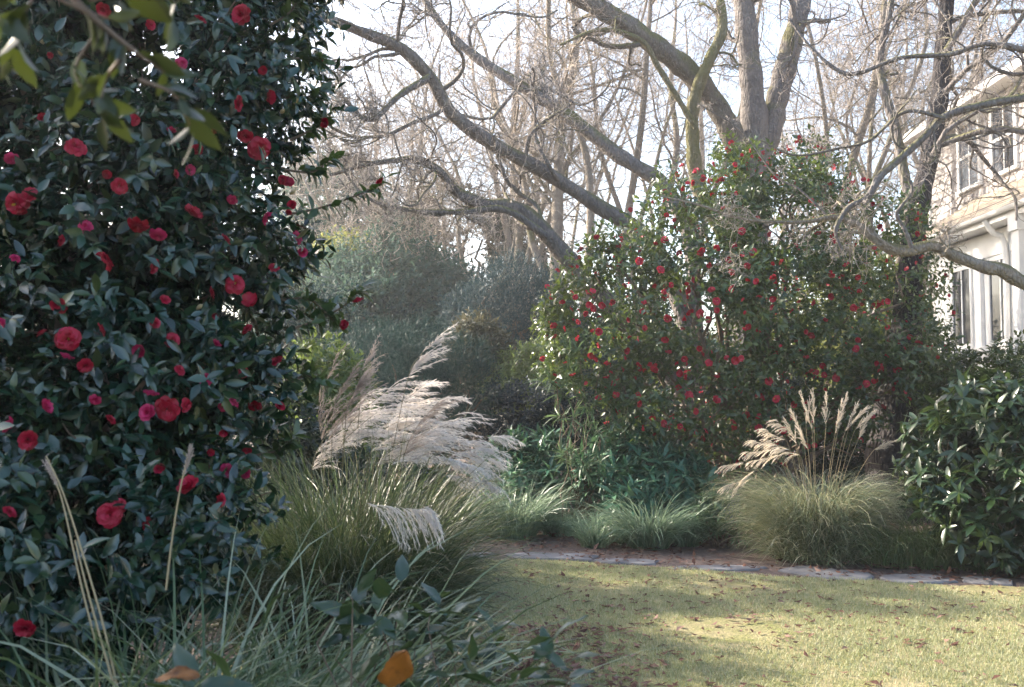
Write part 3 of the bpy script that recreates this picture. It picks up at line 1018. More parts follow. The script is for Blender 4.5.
shrub('blue_conifer', 'dense blue grey conifer behind the small olive shrub', 'conifer', [pb(510, 305, 17.5, .7), pb(538, 318, 17.3, .75), pb(490, 325, 17.3, .7), pb(520, 350, 17.2, .9), pb(515, 285, 17.6, .45), pb(550, 350, 17.2, .6)], 5200, 9, .11, M['shrub_blue'], L_NEEDLE, lump=9, stem_r=.07, twl=.22, spread=(60, 15), gap=.25, seed=6)
shrub('clipped_hedge', 'dark rounded evergreen hedge behind the silvery plumes', 'hedge', [pb(395, 380, 13.6, .68), pb(430, 380, 13.4, .68), pb(462, 392, 13.3, .5), pb(362, 372, 13.8, .6), pb(420, 415, 13.2, .65)], 8000, 10, .07, M['fir'], L_NEEDLE, lump=8, stem_r=.04, twl=.16, spread=(60, 15), gap=.12, up=.7, seed=7)
shrub('olive_shrub', 'small reddish olive shrub between hedge and blue conifer', 'shrub', [pb(475, 335, 15.6, .32), pb(466, 350, 15.4, .32), pb(486, 352, 15.4, .34), pb(478, 380, 15.2, .42)], 1300, 6, .09, M['shrub_olive'], L_LOW, lump=6, twl=.12, gap=.6, seed=8)
shrub('golden_shrub', 'yellow green feathery shrub beyond the low dark hedge', 'shrub', [pb(525, 378, 15, .42), pb(548, 372, 15.2, .45), pb(505, 388, 15, .32), pb(535, 400, 15, .4)], 1700, 8, .09, M['shrub_lime'], L_LANCE, lump=6, twl=.12, gap=.3, seed=9)
shrub('low_hedge', 'low purplish dark hedge in front of the yellow green shrub', 'hedge', [pb(500, 415, 13.6, .38), pb(530, 412, 13.5, .42), pb(555, 418, 13.4, .4), pb(520, 445, 13.3, .4), pb(560, 440, 13.3, .4)], 2400, 7, .06, M['shrub_purple'], L_LOW, lump=7, twl=.08, gap=.15, seed=10)
shrub('lime_shrub', 'bright yellow green shrub directly behind the left camellia edge', 'shrub', [pb(322, 372, 9, .28), pb(345, 390, 9, .26), pb(310, 400, 8.9, .3), pb(335, 420, 8.8, .35), pb(330, 470, 8.8, .4)], 1500, 6, .075, M['shrub_lime'], L_LOW, lump=6, twl=.08, gap=.3, seed=11)
# leafy ground cover
GC = 'leafy green ground cover plants'
shrub('cover_plant', 'lush blue green leafy plant with long leaves in front of the camellia trunks', 'plant', [pb(640, 470, 11.2, .42), pb(670, 482, 11, .36), pb(605, 470, 11.4, .34), pb(695, 490, 11.1, .28), pb(640, 500, 10.9, .35)], 400, 12, .22, M['cover_leaf'], L_LANCE, lump=6, twl=.05, spread=(92, 30), up=1.0, gap=.1, group=GC, seed=12, wander=.25)
shrub('cover_plant', 'blue green leafy plant beside the lanky stemmed plant', 'plant', [pb(540, 462, 12, .34), pb(512, 470, 12.1, .34), pb(560, 478, 11.8, .32), pb(525, 495, 11.7, .3)], 330, 11, .19, M['cover_leaf'], L_LANCE, lump=6, twl=.05, spread=(92, 30), up=1.0, gap=.1, group=GC, seed=13, wander=.25)
shrub('cover_plant', 'small fresh green plant tucked beside the plumed grass mound', 'plant', [pb(718, 515, 10.3, .22), pb(735, 520, 10.2, .18), pb(705, 522, 10.3, .16)], 200, 9, .09, M['narrow_leaf'], L_LANCE, lump=5, twl=.05, spread=(90, 30), up=1., gap=.1, group=GC, seed=14)
# lanky plant with narrow leaf heads
b = pt(580, 480, 11.3); b[2] = 0
T = thing('lanky_plant', b, 'lanky plant with bare stems and spiky heads of narrow light leaves', 'plant')
heads = np.array([pt(x, y, Y) for x, y, Y in [(560, 352, 11.3), (580, 360, 11.1), (600, 372, 11.2), (615, 395, 11), (572, 385, 11.1), (592, 405, 11), (555, 398, 11.3), (625, 360, 11.5), (635, 385, 11.3), (610, 415, 11.1), (570, 425, 11.1), (545, 375, 11.5), (585, 345, 11.6), (605, 440, 11), (625, 425, 11.1), (590, 470, 10.9), (570, 460, 11)]])
g = Geo()
W, Rr = wires(np.repeat(b[None], len(heads), 0) + np.column_stack([rng.normal(0, .12, (len(heads), 2)), 0 * heads[:, 0]]), heads, .013, 12, .1)
tubes(g, W, Rr * 1.0, 6)
g.link('stems', M['stem_brown'], T)
g = Geo()
for rep in range(3):
    sprigs(g, L_STRAP, heads + rng.normal(0, .05, heads.shape), A(0, 0, 1) + rng.normal(0, .35, heads.shape), .12, 22, .20, (110, 25), .12)
g.link('foliage', M['narrow_leaf'], T)

# big rhododendron at the right and its neighbours
shrub('rhododendron', 'large leafy rhododendron with whorled long leaves at the lawn corner', 'shrub', [pb(985, 465, 8.8, .62), pb(1040, 460, 8.8, .7), pb(945, 450, 9.2, .38), pb(1000, 510, 8.6, .45), pb(1060, 510, 8.4, .6), pb(1010, 425, 9.3, .42), pb(960, 490, 9, .4), pb(1120, 440, 8.8, .9)], 1250, 9, .15, M['rhodo_leaf'], L_LONG, lump=7, twl=.06, spread=(92, 45), up=.55, gap=.3, f=4, stems=14, seed=15)
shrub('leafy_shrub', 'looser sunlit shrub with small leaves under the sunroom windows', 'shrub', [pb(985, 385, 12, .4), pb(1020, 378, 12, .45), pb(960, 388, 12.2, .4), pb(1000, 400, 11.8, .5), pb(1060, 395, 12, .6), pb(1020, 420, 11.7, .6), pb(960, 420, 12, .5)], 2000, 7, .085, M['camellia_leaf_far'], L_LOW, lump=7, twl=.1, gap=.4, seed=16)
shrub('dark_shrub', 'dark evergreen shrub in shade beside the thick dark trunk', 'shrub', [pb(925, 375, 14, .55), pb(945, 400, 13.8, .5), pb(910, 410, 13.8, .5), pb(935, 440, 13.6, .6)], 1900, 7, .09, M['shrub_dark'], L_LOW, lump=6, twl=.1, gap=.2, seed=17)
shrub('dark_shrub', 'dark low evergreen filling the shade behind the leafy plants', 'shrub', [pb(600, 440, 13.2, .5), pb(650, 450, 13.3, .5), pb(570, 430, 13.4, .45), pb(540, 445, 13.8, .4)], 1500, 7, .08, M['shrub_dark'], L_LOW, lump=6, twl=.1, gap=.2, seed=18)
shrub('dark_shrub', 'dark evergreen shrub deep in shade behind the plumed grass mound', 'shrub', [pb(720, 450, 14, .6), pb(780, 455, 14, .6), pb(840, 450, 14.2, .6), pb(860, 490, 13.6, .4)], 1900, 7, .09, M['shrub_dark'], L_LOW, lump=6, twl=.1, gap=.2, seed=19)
shrub('dark_shrub', 'big dark evergreen at the back filling the gap behind the hedge', 'shrub', [pb(300, 360, 18, 1.4), pb(360, 345, 20, 1.2), pb(440, 350, 21, 1.1), pb(470, 370, 20, .8)], 3600, 7, .13, M['fir'], L_LOW, lump=7, twl=.15, gap=.2, seed=20)
shrub('dark_shrub', 'wide dark evergreen behind the flowering tree trunks', 'shrub', [pb(600, 390, 19, 1.2), pb(680, 385, 19, 1.3), pb(770, 390, 19, 1.3), pb(850, 390, 19, 1.3), pb(640, 330, 20, 1.0)], 4200, 7, .13, M['fir'], L_LOW, lump=7, twl=.15, gap=.3, seed=21)
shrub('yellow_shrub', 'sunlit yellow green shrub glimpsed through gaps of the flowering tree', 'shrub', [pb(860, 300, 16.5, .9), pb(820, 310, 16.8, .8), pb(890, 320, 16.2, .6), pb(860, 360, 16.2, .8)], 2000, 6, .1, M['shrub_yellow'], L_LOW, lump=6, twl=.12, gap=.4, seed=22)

shrub('evergreen_tree', 'round dark evergreen added unseen behind the tall camellia to shade the lawn', 'tree', [(-4.2, 11.6, 1.6, 1.5), (-4.0, 11.4, 2.9, 1.4), (-4.4, 11.8, 3.6, 1.1), (-5.6, 11.4, 2.2, 1.6), (-3.6, 11.2, .9, 1.2)], 4200, 7, .1, M['shrub_dark'], L_LOW, lump=7, twl=.12, gap=.2, stem_r=.07, group=GR, seed=23)  # unseen tree added to throw shade on the lawn

shrub('evergreen_tree', 'dark evergreen added unseen close behind the tall camellia to shade the plume grass', 'tree', [(-3.9, 8.6, 1.2, .95), (-3.8, 8.5, 2.3, .8), (-4.8, 8.6, 1.8, 1.0)], 3600, 7, .09, M['shrub_dark'], L_LOW, lump=7, twl=.12, gap=.1, stem_r=.06, group=GR, seed=24)  # added hidden tree, placed to shade the plume grass

shrub('evergreen_tree', 'tall broad evergreen added outside the picture to shade the near bushes', 'tree', [(-9.6, 6.9, 3.2, 2.5), (-9.3, 7.0, 5.6, 2.4), (-9.8, 6.8, 7.6, 2.1), (-9.4, 5.6, 4.0, 2.4)], 6000, 7, .2, M['shrub_dark'], L_LOW, lump=7, twl=.25, gap=.15, stem_r=.16, stems=16, seed=25)  # added out of view to keep near bushes and air shaded
shrub('dark_shrub', 'low dark evergreen filling the gap between camellia and silvery plumes', 'shrub', [pb(290, 500, 7.4, .42), pb(345, 500, 7.6, .4), pb(400, 505, 7.8, .36), pb(250, 470, 7.2, .5), pb(430, 515, 8.2, .3)], 1900, 7, .075, M['shrub_dark'], L_LOW, lump=6, twl=.09, gap=.1, seed=26)

# ------------------------------------------------------------------ camellias
def flower_mesh(name, open_, petm, far=False):
    """rosette of cupped petals facing +Z, about 1 across"""
    g = Geo()
    nr = 3 if not far else 2
    for ring in range(nr):
        kq = (7, 6, 5)[ring]
        tilt = R((4, 36, 70)[ring]) + (1 - open_) * R(46)
        ln = (.52, .40, .27)[ring]
        for i in range(kq):
            az = (i + ring * .5) * 2 * math.pi / kq + rng.normal(0, .12)
            tl = tilt + rng.normal(0, .12)
            rows_, cols_ = 4, 5
            V = []
            for a_ in range(rows_):
                s_ = a_ / (rows_ - 1)
                wv = ln * .95 * math.sin(math.pi * (.12 + .72 * s_)) * .62
                bend = tl - .9 * s_ * open_ + .35
                rr_ = ln * s_ * math.cos(bend * .9) + .03
                zz_ = ln * s_ * math.sin(bend * .9)
                for b_ in range(cols_):
                    q_ = b_ / (cols_ - 1) - .5
                    V.append((rr_ - .14 * q_ * q_ * ln, 2 * q_ * wv, zz_ + .55 * q_ * q_ * ln + .03 * math.sin(9 * q_ + i)))
            V = np.array(V)
            ca, sa = math.cos(az), math.sin(az)
            V = np.column_stack([V[:, 0] * ca - V[:, 1] * sa, V[:, 0] * sa + V[:, 1] * ca, V[:, 2]])
            g.add(V, grid_quads(rows_, cols_), m=0)
    if open_ > .95:
        k = 26
        an = rng.uniform(0, 6.28, k); rr = rng.uniform(.01, .05, k)
        B = np.column_stack([np.cos(an) * rr * .6, np.sin(an) * rr * .6, np.full(k, .02)])
        E = np.column_stack([np.cos(an) * rr, np.sin(an) * rr, rng.uniform(.17, .25, k)])
        tubes(g, np.stack([B, (B + E) / 2, E], 1), A(.006, .006, .014)[None], 4, m=1)
    return g.mesh(name, [petm, M['stamen']])


M['petal_pink'] = leaf_mat('petal_pink', [(.34, .008, .06), (.44, .015, .09), (.52, .03, .13)], .5, .2, (.6, .02, .1), .3)
FL = [flower_mesh('flower', o_, M['petal']) for o_ in (1., .9, .6, .35, .1)]
FLP = [flower_mesh('flower', o_, M['petal_pink']) for o_ in (.9, .55, .3)]
FLF = [flower_mesh('flower', o_, M['petal_far'], True) for o_ in (1., .8, .45, .2)]


def put_flower(T, me, P, N, size, name='flower', spin=None):
    o = bpy.data.objects.new(name, me)
    COL.objects.link(o)
    o.parent = T
    o.location = Vector(tuple(P)) - T.location
    q = Vector(tuple(N)).to_track_quat('Z', 'Y')
    from mathutils import Quaternion
    q = q @ Quaternion((0, 0, 1), rng.uniform(0, 6.28))
    o.rotation_mode = 'QUATERNION'
    o.rotation_quaternion = q
    o.scale = (size * rng.uniform(.93, 1.07), size * rng.uniform(.93, 1.07), size)
    return o


CB = [pb(20, 160, 4.50, 0.935), pb(15, 80, 4.50, 0.680), pb(-60, 20, 4.50, 0.765), pb(170, 60, 4.33, 0.612), pb(228, 120, 4.25, 0.374), pb(215, 225, 4.21, 0.399), pb(205, 330, 4.21, 0.425), pb(70, 340, 4.00, 0.612), pb(225, 405, 4.17, 0.289), pb(150, 490, 3.82, 0.357),
      pb(10, 470, 3.61, 0.425), pb(60, -150, 4.59, 0.807), pb(200, -60, 4.42, 0.595), pb(-170, 200, 4.67, 1.020), pb(110, 560, 3.57, 0.306), pb(120, 200, 4.00, 0.468), pb(-160, 420, 4.08, 0.765), pb(140, 400, 3.91, 0.425), pb(40, 590, 3.31, 0.357), pb(190, 545, 3.65, 0.289), pb(-60, 560, 3.31, 0.425)]
cbase = A(pt(60, 400, 4.6)[0], 4.6, 0)
T_cam, cbl = shrub('camellia_bush', 'tall dark glossy camellia covered in big red flowers', 'camellia', CB, 11000, 8, .074, M['camellia_leaf'], L_BROAD, base=cbase, twl=.11, shell=(.38, 1.0), spread=(85, 35), up=.15, droop=.2, lump=9, gap=.55, f=4.7, stems=26, stem_r=.028, seed=31, lumpr=(.18, .34))
# sprays that stand out from the outline
sprays = [[(285, 215), (320, 208), (355, 196), (383, 184)], [(290, 330), (322, 318), (345, 305), (357, 292)], [(285, 60), (305, 58), (318, 60)], [(290, 140), (312, 130), (326, 120)], [(270, 95), (300, 98), (322, 92)],
          [(285, 170), (312, 172), (330, 160)], [(280, 300), (310, 300), (335, 322)], [(270, 25), (290, 12), (300, -5)], [(255, 455), (280, 450), (292, 440)], [(285, 385), (305, 376), (318, 380)]]
for s_ in sprays:
    c = curve(np.array([pt(x, y, 4.15) for x, y in s_]), 14)
    g = Geo(); gl = Geo()
    tubes(g, [c], np.linspace(.006, .0025, 14)[None], 5)
    kk = np.arange(2, 14)
    ax = norm(np.gradient(c, axis=0))[kk]
    sprigs(gl, L_BROAD, c[kk], ax + rng.normal(0, .3, ax.shape), .035, 4, .072, (80, 35), .3)
    tw_ = g.link('spray', M['stem_brown'], T_cam)
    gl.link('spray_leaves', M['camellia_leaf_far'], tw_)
lf = [(260, 149, 1.25, 0), (68, 339, 1.15, 0), (16, 204, 1.2, 0), (105, 261, 1, 1), (235, 284, 1.1, 0), (207, 126, 1, 3), (191, 215, 1, 3), (138, 225, 1, 1), (167, 409, 1.1, 1), (148, 413, .9, 1), (190, 488, 1, 3), (110, 515, 1, 1),
      (43, 408, .9, 3), (28, 440, .9, 2), (237, 103, .9, 2), (76, 147, 1, 1), (242, 15, 1, 2), (104, 10, .8, 2), (270, 97, .8, 2), (28, 65, .7, 2), (318, 61, .7, 2), (325, 122, .7, 3), (381, 183, .7, 3), (357, 297, .8, 3), (346, 325, .7, 3),
      (153, 266, .8, 2), (85, 227, .8, 2), (120, 186, .9, 1), (250, 300, .95, 0), (296, 238, .85, 2), (302, 252, .7, 3), (277, 362, .8, 2), (255, 405, .8, 2), (232, 402, .9, 1), (245, 135, .9, 2), (267, 218, .9, 2), (158, 235, .9, 1), (58, 305, .8, 3),
      (152, 390, .8, 2), (186, 405, .8, 1), (214, 292, .7, 2), (198, 150, .7, 3), (225, 240, .7, 2), (8, 425, .8, 3), (30, 195, .8, 2), (140, 350, .8, 1), (85, 365, .8, 2), (100, 330, .7, 2), (172, 340, .8, 1), (206, 380, .7, 2),
      (242, 372, .7, 2), (120, 505, .8, 1), (145, 523, .7, 2), (228, 470, .8, 2), (245, 473, .7, 2), (247, 450, .6, 3), (25, 627, .9, 2), (200, 20, .7, 2), (150, 25, .6, 2), (172, 130, .6, 3), (283, 180, .6, 2), (262, 70, .6, 3), (190, 170, .6, 2),
      (220, 500, .7, 2), (135, 120, .7, 1), (60, 240, .6, 2), (165, 300, .6, 2), (110, 420, .6, 2), (248, 330, .7, 2), (215, 345, .6, 2), (5, 320, .7, 2), (292, 205, .6, 3), (274, 268, .6, 2), (232, 200, .6, 2), (180, 370, .6, 1), (95, 400, .6, 2)]
while len(lf) < 96:                          # small blooms half hidden among the leaves
    x, y = rng.uniform(5, 290), rng.uniform(20, 520)
    if front_hit(cbl, x, y)[0] is not None:
        lf.append((x, y, rng.uniform(.5, .75), 2 + int(rng.integers(0, 3))))
cam_p = A(0, 0, CAMH)
for x, y, s_, kd in lf:
    P, N = front_hit(cbl, x, y)
    if P is None:
        P = pt(x, y, 4.15); N = norm(A(.2, -1, .1))
    tc = norm(cam_p - P)
    n_ = norm(N * .6 + tc * (.9 if s_ > 1.04 else .25) + A(0, 0, -.1) + rng.normal(0, .2 if s_ > 1.04 else .75, 3))
    put_flower(T_cam, FLP[rng.integers(0, 3)] if s_ < 1 and rng.random() < .3 else FL[kd], P + tc * (.05 if s_ > .85 else .015), n_, (.076 if s_ > .95 else .066) * s_)
k = 8
s_ = np.linspace(0, 1, k)
g = Geo(); tubes(g, [np.outer(s_ * .035, A(0, 0, 1))], (np.sin(s_ * 2.9 + .15) * .009)[None], 7)
bud_me = g.mesh('bud', M['bud'])
P, d = blob_points(cbl, 90, (.98, 1.05), 0, 2, 3)
ok = (P[:, 1] < 4.5) & (P[:, 0] > -2.3)
for p, q in zip(P[ok], d[ok]):
    put_flower(T_cam, bud_me, p, norm(q + A(0, 0, .5)), 1.0, 'bud')

RB = [pb(790, 300, 12, .9), pb(690, 300, 11.7, .9), pb(590, 360, 11.3, .4), pb(640, 315, 11.6, .95), pb(598, 350, 11.4, .62), pb(700, 250, 12, .95), pb(785, 225, 12.2, .95), pb(865, 240, 12.4, .75), pb(720, 340, 11.5, 1.0), pb(835, 350, 12, .85), pb(895, 335, 12.4, .5), pb(660, 405, 11.3, .6),
      pb(760, 415, 11.5, .7), pb(835, 395, 11.8, .5), pb(745, 180, 12.3, .45), pb(620, 265, 11.8, .45), pb(575, 320, 11.6, .35), pb(910, 280, 12.5, .4), pb(810, 165, 12.4, .4), pb(905, 350, 11.8, .38), pb(880, 375, 11.6, .36), pb(925, 330, 12, .3), pb(690, 190, 12.3, .35)]
rbase = A(pt(750, 400, 12)[0], 12, 0)
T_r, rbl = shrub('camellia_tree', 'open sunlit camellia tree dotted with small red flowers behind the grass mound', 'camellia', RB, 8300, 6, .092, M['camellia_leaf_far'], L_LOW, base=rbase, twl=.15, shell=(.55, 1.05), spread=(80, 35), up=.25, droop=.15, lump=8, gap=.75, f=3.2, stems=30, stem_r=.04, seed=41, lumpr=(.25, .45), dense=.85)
rf = [(738, 356), (735, 361), (645, 300), (672, 285), (690, 292), (678, 250), (665, 240), (710, 290), (720, 300), (735, 290), (752, 255), (712, 320), (700, 316), (748, 330), (680, 372), (655, 370), (690, 395), (684, 380), (810, 368), (823, 375), (832, 380),
      (857, 340), (858, 350), (770, 295), (808, 335), (730, 270), (765, 380), (775, 398), (792, 405), (762, 395), (694, 412), (664, 423), (680, 425), (652, 420), (745, 415), (756, 428), (640, 262), (612, 300), (585, 312), (598, 330), (590, 305), (920, 293), (949, 294), (948, 312),
      (845, 265), (855, 218), (880, 225), (872, 205), (835, 240), (740, 232), (776, 180), (700, 172), (735, 165), (810, 200), (636, 340), (640, 365), (625, 350), (665, 335), (700, 345), (720, 250), (690, 310), (705, 255), (660, 270), (880, 370), (868, 385)]
seen = 0
pts_f = []
for x, y in rf:
    pts_f.append((x + rng.normal(0, 2), y + rng.normal(0, 2)))
while len(pts_f) < 100:
    x, y = rng.uniform(575, 900), rng.uniform(225, 435)
    if rng.random() < (1.1 - (x - 575) / 420) and front_hit(rbl, x, y)[0] is not None:
        pts_f.append((x, y))
for x, y in pts_f:
    P, N = front_hit(rbl, x, y)
    if P is None:
        P = pt(x, y, 12); N = norm(A(.2, -1, .1))
    tc = norm(cam_p - P)
    put_flower(T_r, FLF[rng.integers(0, 4)], P + tc * rng.uniform(-.08, .06), norm(N * .4 + tc * .5 + rng.normal(0, .4, 3)), rng.uniform(.065, .10))
P, d = blob_points(rbl, 600, (.85, 1.05), 0, 2, 8)
g = Geo()
vs = np.array([v.co[:] for v in FLF[1].vertices]); qs = np.array([p.vertices[:] for p in FLF[1].polygons if len(p.vertices) == 4 and p.material_index == 0])
vs2 = vs[:qs.max() + 1]
scatter(g, (vs2, qs), P, d + rng.normal(0, .4, d.shape), unit(len(P)), rng.uniform(.04, .075, len(P)))
tag(g.link('small_flowers', M['petal_far'], T_r), kind='stuff')

# near overhanging leafy branch from a shrub that stands left of the camera
b = A(-1.25, 1.15, 0)
T = thing('overhanging_shrub', b, 'blurred olive green leaves on a near branch across the upper corner', 'shrub')
main = curve([b, b + A(.0, .02, 1.0), b + A(.05, .08, 1.7), pt(20, -70, 1.35), pt(70, -5, 1.35), pt(120, 40, 1.36), pt(165, 72, 1.38)], 30)
g = Geo(); tubes(g, [main], np.interp(np.arange(30), [0, 18, 29], [.014, .006, .002])[None], 8)
subs = [[(60, 0), (95, 15), (125, 22)], [(45, -20), (20, 20), (8, 60)], [(95, 35), (75, 70), (95, 105)], [(120, 60), (105, 80), (100, 110)], [(90, 0), (150, -10), (170, 15)], [(10, -70), (-20, -20), (0, 20)], [(140, 80), (175, 95), (190, 125)], [(40, -30), (100, -30), (165, -25)]]
subc = [curve(np.array([pt(x, y, 1.35 + rng.normal(0, .05)) for x, y in s_]), 10) for s_ in subs]
tubes(g, subc, np.linspace(.003, .0015, 10)[None], 5)
g.link('branch', M['stem_brown'], T)
g = Geo()
for c in subc:
    sprigs(g, L_BROAD, c[2:], norm(np.gradient(c, axis=0))[2:] + rng.normal(0, .2, (8, 3)), .02, 1, .064, (65, 45), .45, .5)
sel = main[20:]
sprigs(g, L_BROAD, sel, norm(np.gradient(main, axis=0))[20:], .02, 1, .066, (70, 50), .5, .5)
g.link('foliage', M['overhang_leaf'], T)

# ------------------------------------------------------------------ grasses
def blades(g, base, r0, n, L, th0, th1, w, az=None, seg=7, p=1.3, m=0, z0=0., kink=.1, bias=(0, 0)):
    """arching ribbons; th = angle from vertical at root and tip (deg ranges)"""
    phi = rng.uniform(0, 6.283, n) if az is None else rng.normal(az[0], az[1], n)
    rr = r0 * np.sqrt(rng.random(n))
    rp = phi + rng.normal(0, .5, n)
    P = np.asarray(base, float) + np.column_stack([np.cos(rp) * rr, np.sin(rp) * rr, np.full(n, z0)])
    Ls = L * rng.uniform(.55, 1.1, n)
    a0 = np.radians(rng.uniform(th0[0], th0[1], n))
    a1 = np.radians(rng.uniform(th1[0], th1[1], n))
    h = np.column_stack([np.cos(phi) + bias[0], np.sin(phi) + bias[1], np.zeros(n)])
    h = norm(h)
    side = np.column_stack([-h[:, 1], h[:, 0], np.zeros(n)])
    tw = rng.normal(0, .5, n)
    ww = w * rng.uniform(.6, 1.2, n)
    V = np.zeros((n, seg + 1, 2, 3))
    pos = P.copy()
    dphi = rng.normal(0, kink, n)
    for i in range(seg + 1):
        s = i / seg
        th = a0 + (a1 - a0) * s ** p
        d = h * np.sin(th)[:, None] + A(0, 0, 1) * np.cos(th)[:, None] + side * (dphi * s)[:, None]
        d = norm(d)
        nrm = np.cross(side, d)
        sd = side * np.cos(tw)[:, None] + nrm * np.sin(tw)[:, None]
        wi = ww * (.55 + .45 * min(1, s * 4)) * (1 - s ** 2.2) + .0004
        V[:, i, 0] = pos - sd * wi[:, None] * .5
        V[:, i, 1] = pos + sd * wi[:, None] * .5
        pos = pos + d * (Ls / seg)[:, None]
        pos[:, 2] = np.maximum(pos[:, 2], .015)
    q = grid_quads(seg + 1, 2)
    QQ = (q[None] + (np.arange(n) * (seg + 1) * 2)[:, None, None]).reshape(-1, 4)
    g.add(V, QQ, m=m)


def ribbons(g, P, W, m=0, nrm=None):
    """P (n,k,3) centre lines, W (n,k) widths"""
    n, k, _ = P.shape
    T = norm(np.gradient(P, axis=1))
    if nrm is None:
        nrm = unit(n)
    S = norm(np.cross(T, np.broadcast_to(nrm[:, None], P.shape)))
    V = np.stack([P - S * W[..., None] * .5, P + S * W[..., None] * .5], 2)
    q = grid_quads(k, 2)
    QQ = (q[None] + (np.arange(n) * k * 2)[:, None, None]).reshape(-1, 4)
    g.add(V, QQ, m=m)


def plume(T, a, b, wind, spread, mat, nr=26, rl=.2, hair=.02, droop=.5, stem=None, bend=.1, dens=1., stalkm='green_stalk', w0=.005, tight=.14):
    """silky head from a to b; racemes swept along wind, fringed with hairs; stem runs from stem to a"""
    a, b = np.asarray(a, float), np.asarray(b, float)
    L = np.linalg.norm(b - a)
    ax = (b - a) / L
    wd = norm(np.asarray(wind, float))
    k = 12
    mid = (a + b) / 2 - wd * bend * L
    axc = curve([a, mid, b], k)
    g = Geo()
    t = np.sort(rng.uniform(0, .92, nr))
    i = (t * (k - 1.001)).astype(int)
    f = (t * (k - 1) - i)[:, None]
    o = axc[i] * (1 - f) + axc[i + 1] * f
    d = norm(ax * .9 + wd * spread * rng.uniform(.5, 1.3, (nr, 1)) + rng.normal(0, tight + .1 * spread, (nr, 3)))
    ln = rl * rng.uniform(.5, 1.2, nr) * (1.1 - .45 * t)
    kk = 9
    pts = [o]
    for s in range(kk - 1):
        d = norm(d + wd * .10 * spread + A(0, 0, -droop * .14) + rng.normal(0, .02, d.shape))
        o = o + d * (ln / (kk - 1))[:, None]
        pts.append(o)
    Pr = np.stack(pts, 1)
    prof = np.array([.4, .8, 1, 1, 1, .95, .85, .6, .2])
    ribbons(g, Pr, np.broadcast_to(w0 * prof, Pr.shape[:2]).copy())
    # hairs
    nh = int(16 * dens)
    idx = np.repeat(np.arange(nr), nh)
    tt = rng.uniform(.05, 1, len(idx)) * (kk - 1.001)
    ii = tt.astype(int); ff = (tt - ii)[:, None]
    o = Pr[idx, ii] * (1 - ff) + Pr[idx, ii + 1] * ff
    tg = norm(Pr[idx, ii + 1] - Pr[idx, ii])
    hd = norm(tg + rng.normal(0, .32, tg.shape) + A(0, 0, -.1))
    hl = hair * rng.uniform(.6, 1.2, len(idx))[:, None]
    Ph = np.stack([o, o + hd * hl * .5, o + (hd + A(0, 0, -.12)) * hl], 1)
    ribbons(g, Ph, np.broadcast_to(A(.0022, .0022, .0006), Ph.shape[:2]).copy())
    h = g.link('plume', mat, T)
    g = Geo()
    st = [stem, (np.asarray(stem) * .45 + a * .55) + A(0, 0, .06) * np.linalg.norm(a - stem), a, axc[k // 2], b] if stem is not None else [a, axc[k // 2], b]
    c = curve(st, 16)
    tubes(g, [c], np.linspace(.0026, .001, 16)[None], 5)
    g.link('stalk', M[stalkm], h)
    return h


# silvery plume grass behind the sedge
b = pt(352, 400, 5.4); b[2] = 0
T = thing('plume_grass', b, 'big clump of grass with a fan of silvery swept plumes', 'ornamental grass')
g = Geo()
blades(g, b, .36, 2600, 1.3, (0, 22), (50, 168), .0075, p=1.9, kink=.4)
blades(g, b, .38, 3200, 1.1, (0, 32), (100, 177), .007, p=1.7, kink=.5)
blades(g, b + A(.12, -.2, 0), .25, 900, .75, (5, 40), (100, 172), .007, az=(-.6, .9), p=1.4, kink=.5)
blades(g, b + A(-.2, 0, 0), .34, 1500, 1.35, (0, 24), (30, 150), .008, p=1.6, kink=.9)
blades(g, b + A(.05, .05, 0), .3, 1100, 1.5, (0, 16), (20, 140), .008, p=1.7, kink=.9)
g.link('blades', M['plume_blade'], T)
wr = A(1, -.1, .22)
heads = [  # base px, tip px, depth, spread, brown
    ((323, 450), (338, 356), 5.1, .25, 1), ((332, 440), (352, 372), 4.9, .3, 1), ((360, 405), (376, 347), 5.1, .25, 1), ((345, 430), (362, 380), 4.8, .3, 1),
    ((408, 378), (438, 338), 5.0, .35, 0), ((330, 455), (372, 388), 5.1, .9, 0), ((345, 435), (402, 380), 5.1, .9, 0), ((362, 448), (436, 392), 5.2, .95, 0), ((340, 450), (395, 400), 4.95, .95, 0), ((370, 452), (445, 408), 5.0, .9, 0),
    ((375, 440), (450, 395), 5.1, .9, 0), ((384, 455), (462, 418), 4.9, .85, 0), ((398, 450), (470, 408), 5.15, .8, 0), ((390, 465), (452, 432), 4.8, .9, 0), ((372, 468), (430, 430), 4.85, .9, 0), ((385, 430), (430, 380), 5.2, .7, 0),
    ((400, 470), (440, 400), 4.8, .35, 1), ((380, 440), (420, 384), 5.2, .9, 0), ((450, 448), (508, 434), 4.95, .55, 0), ((440, 462), (505, 458), 4.9, .6, 0), ((448, 456), (500, 446), 4.9, .7, 0), ((432, 455), (492, 470), 4.85, .6, 0), ((445, 475), (498, 482), 4.85, .5, 0), ((312, 470), (340, 420), 5.1, .6, 0), ((325, 455), (358, 405), 5.15, .8, 0)]
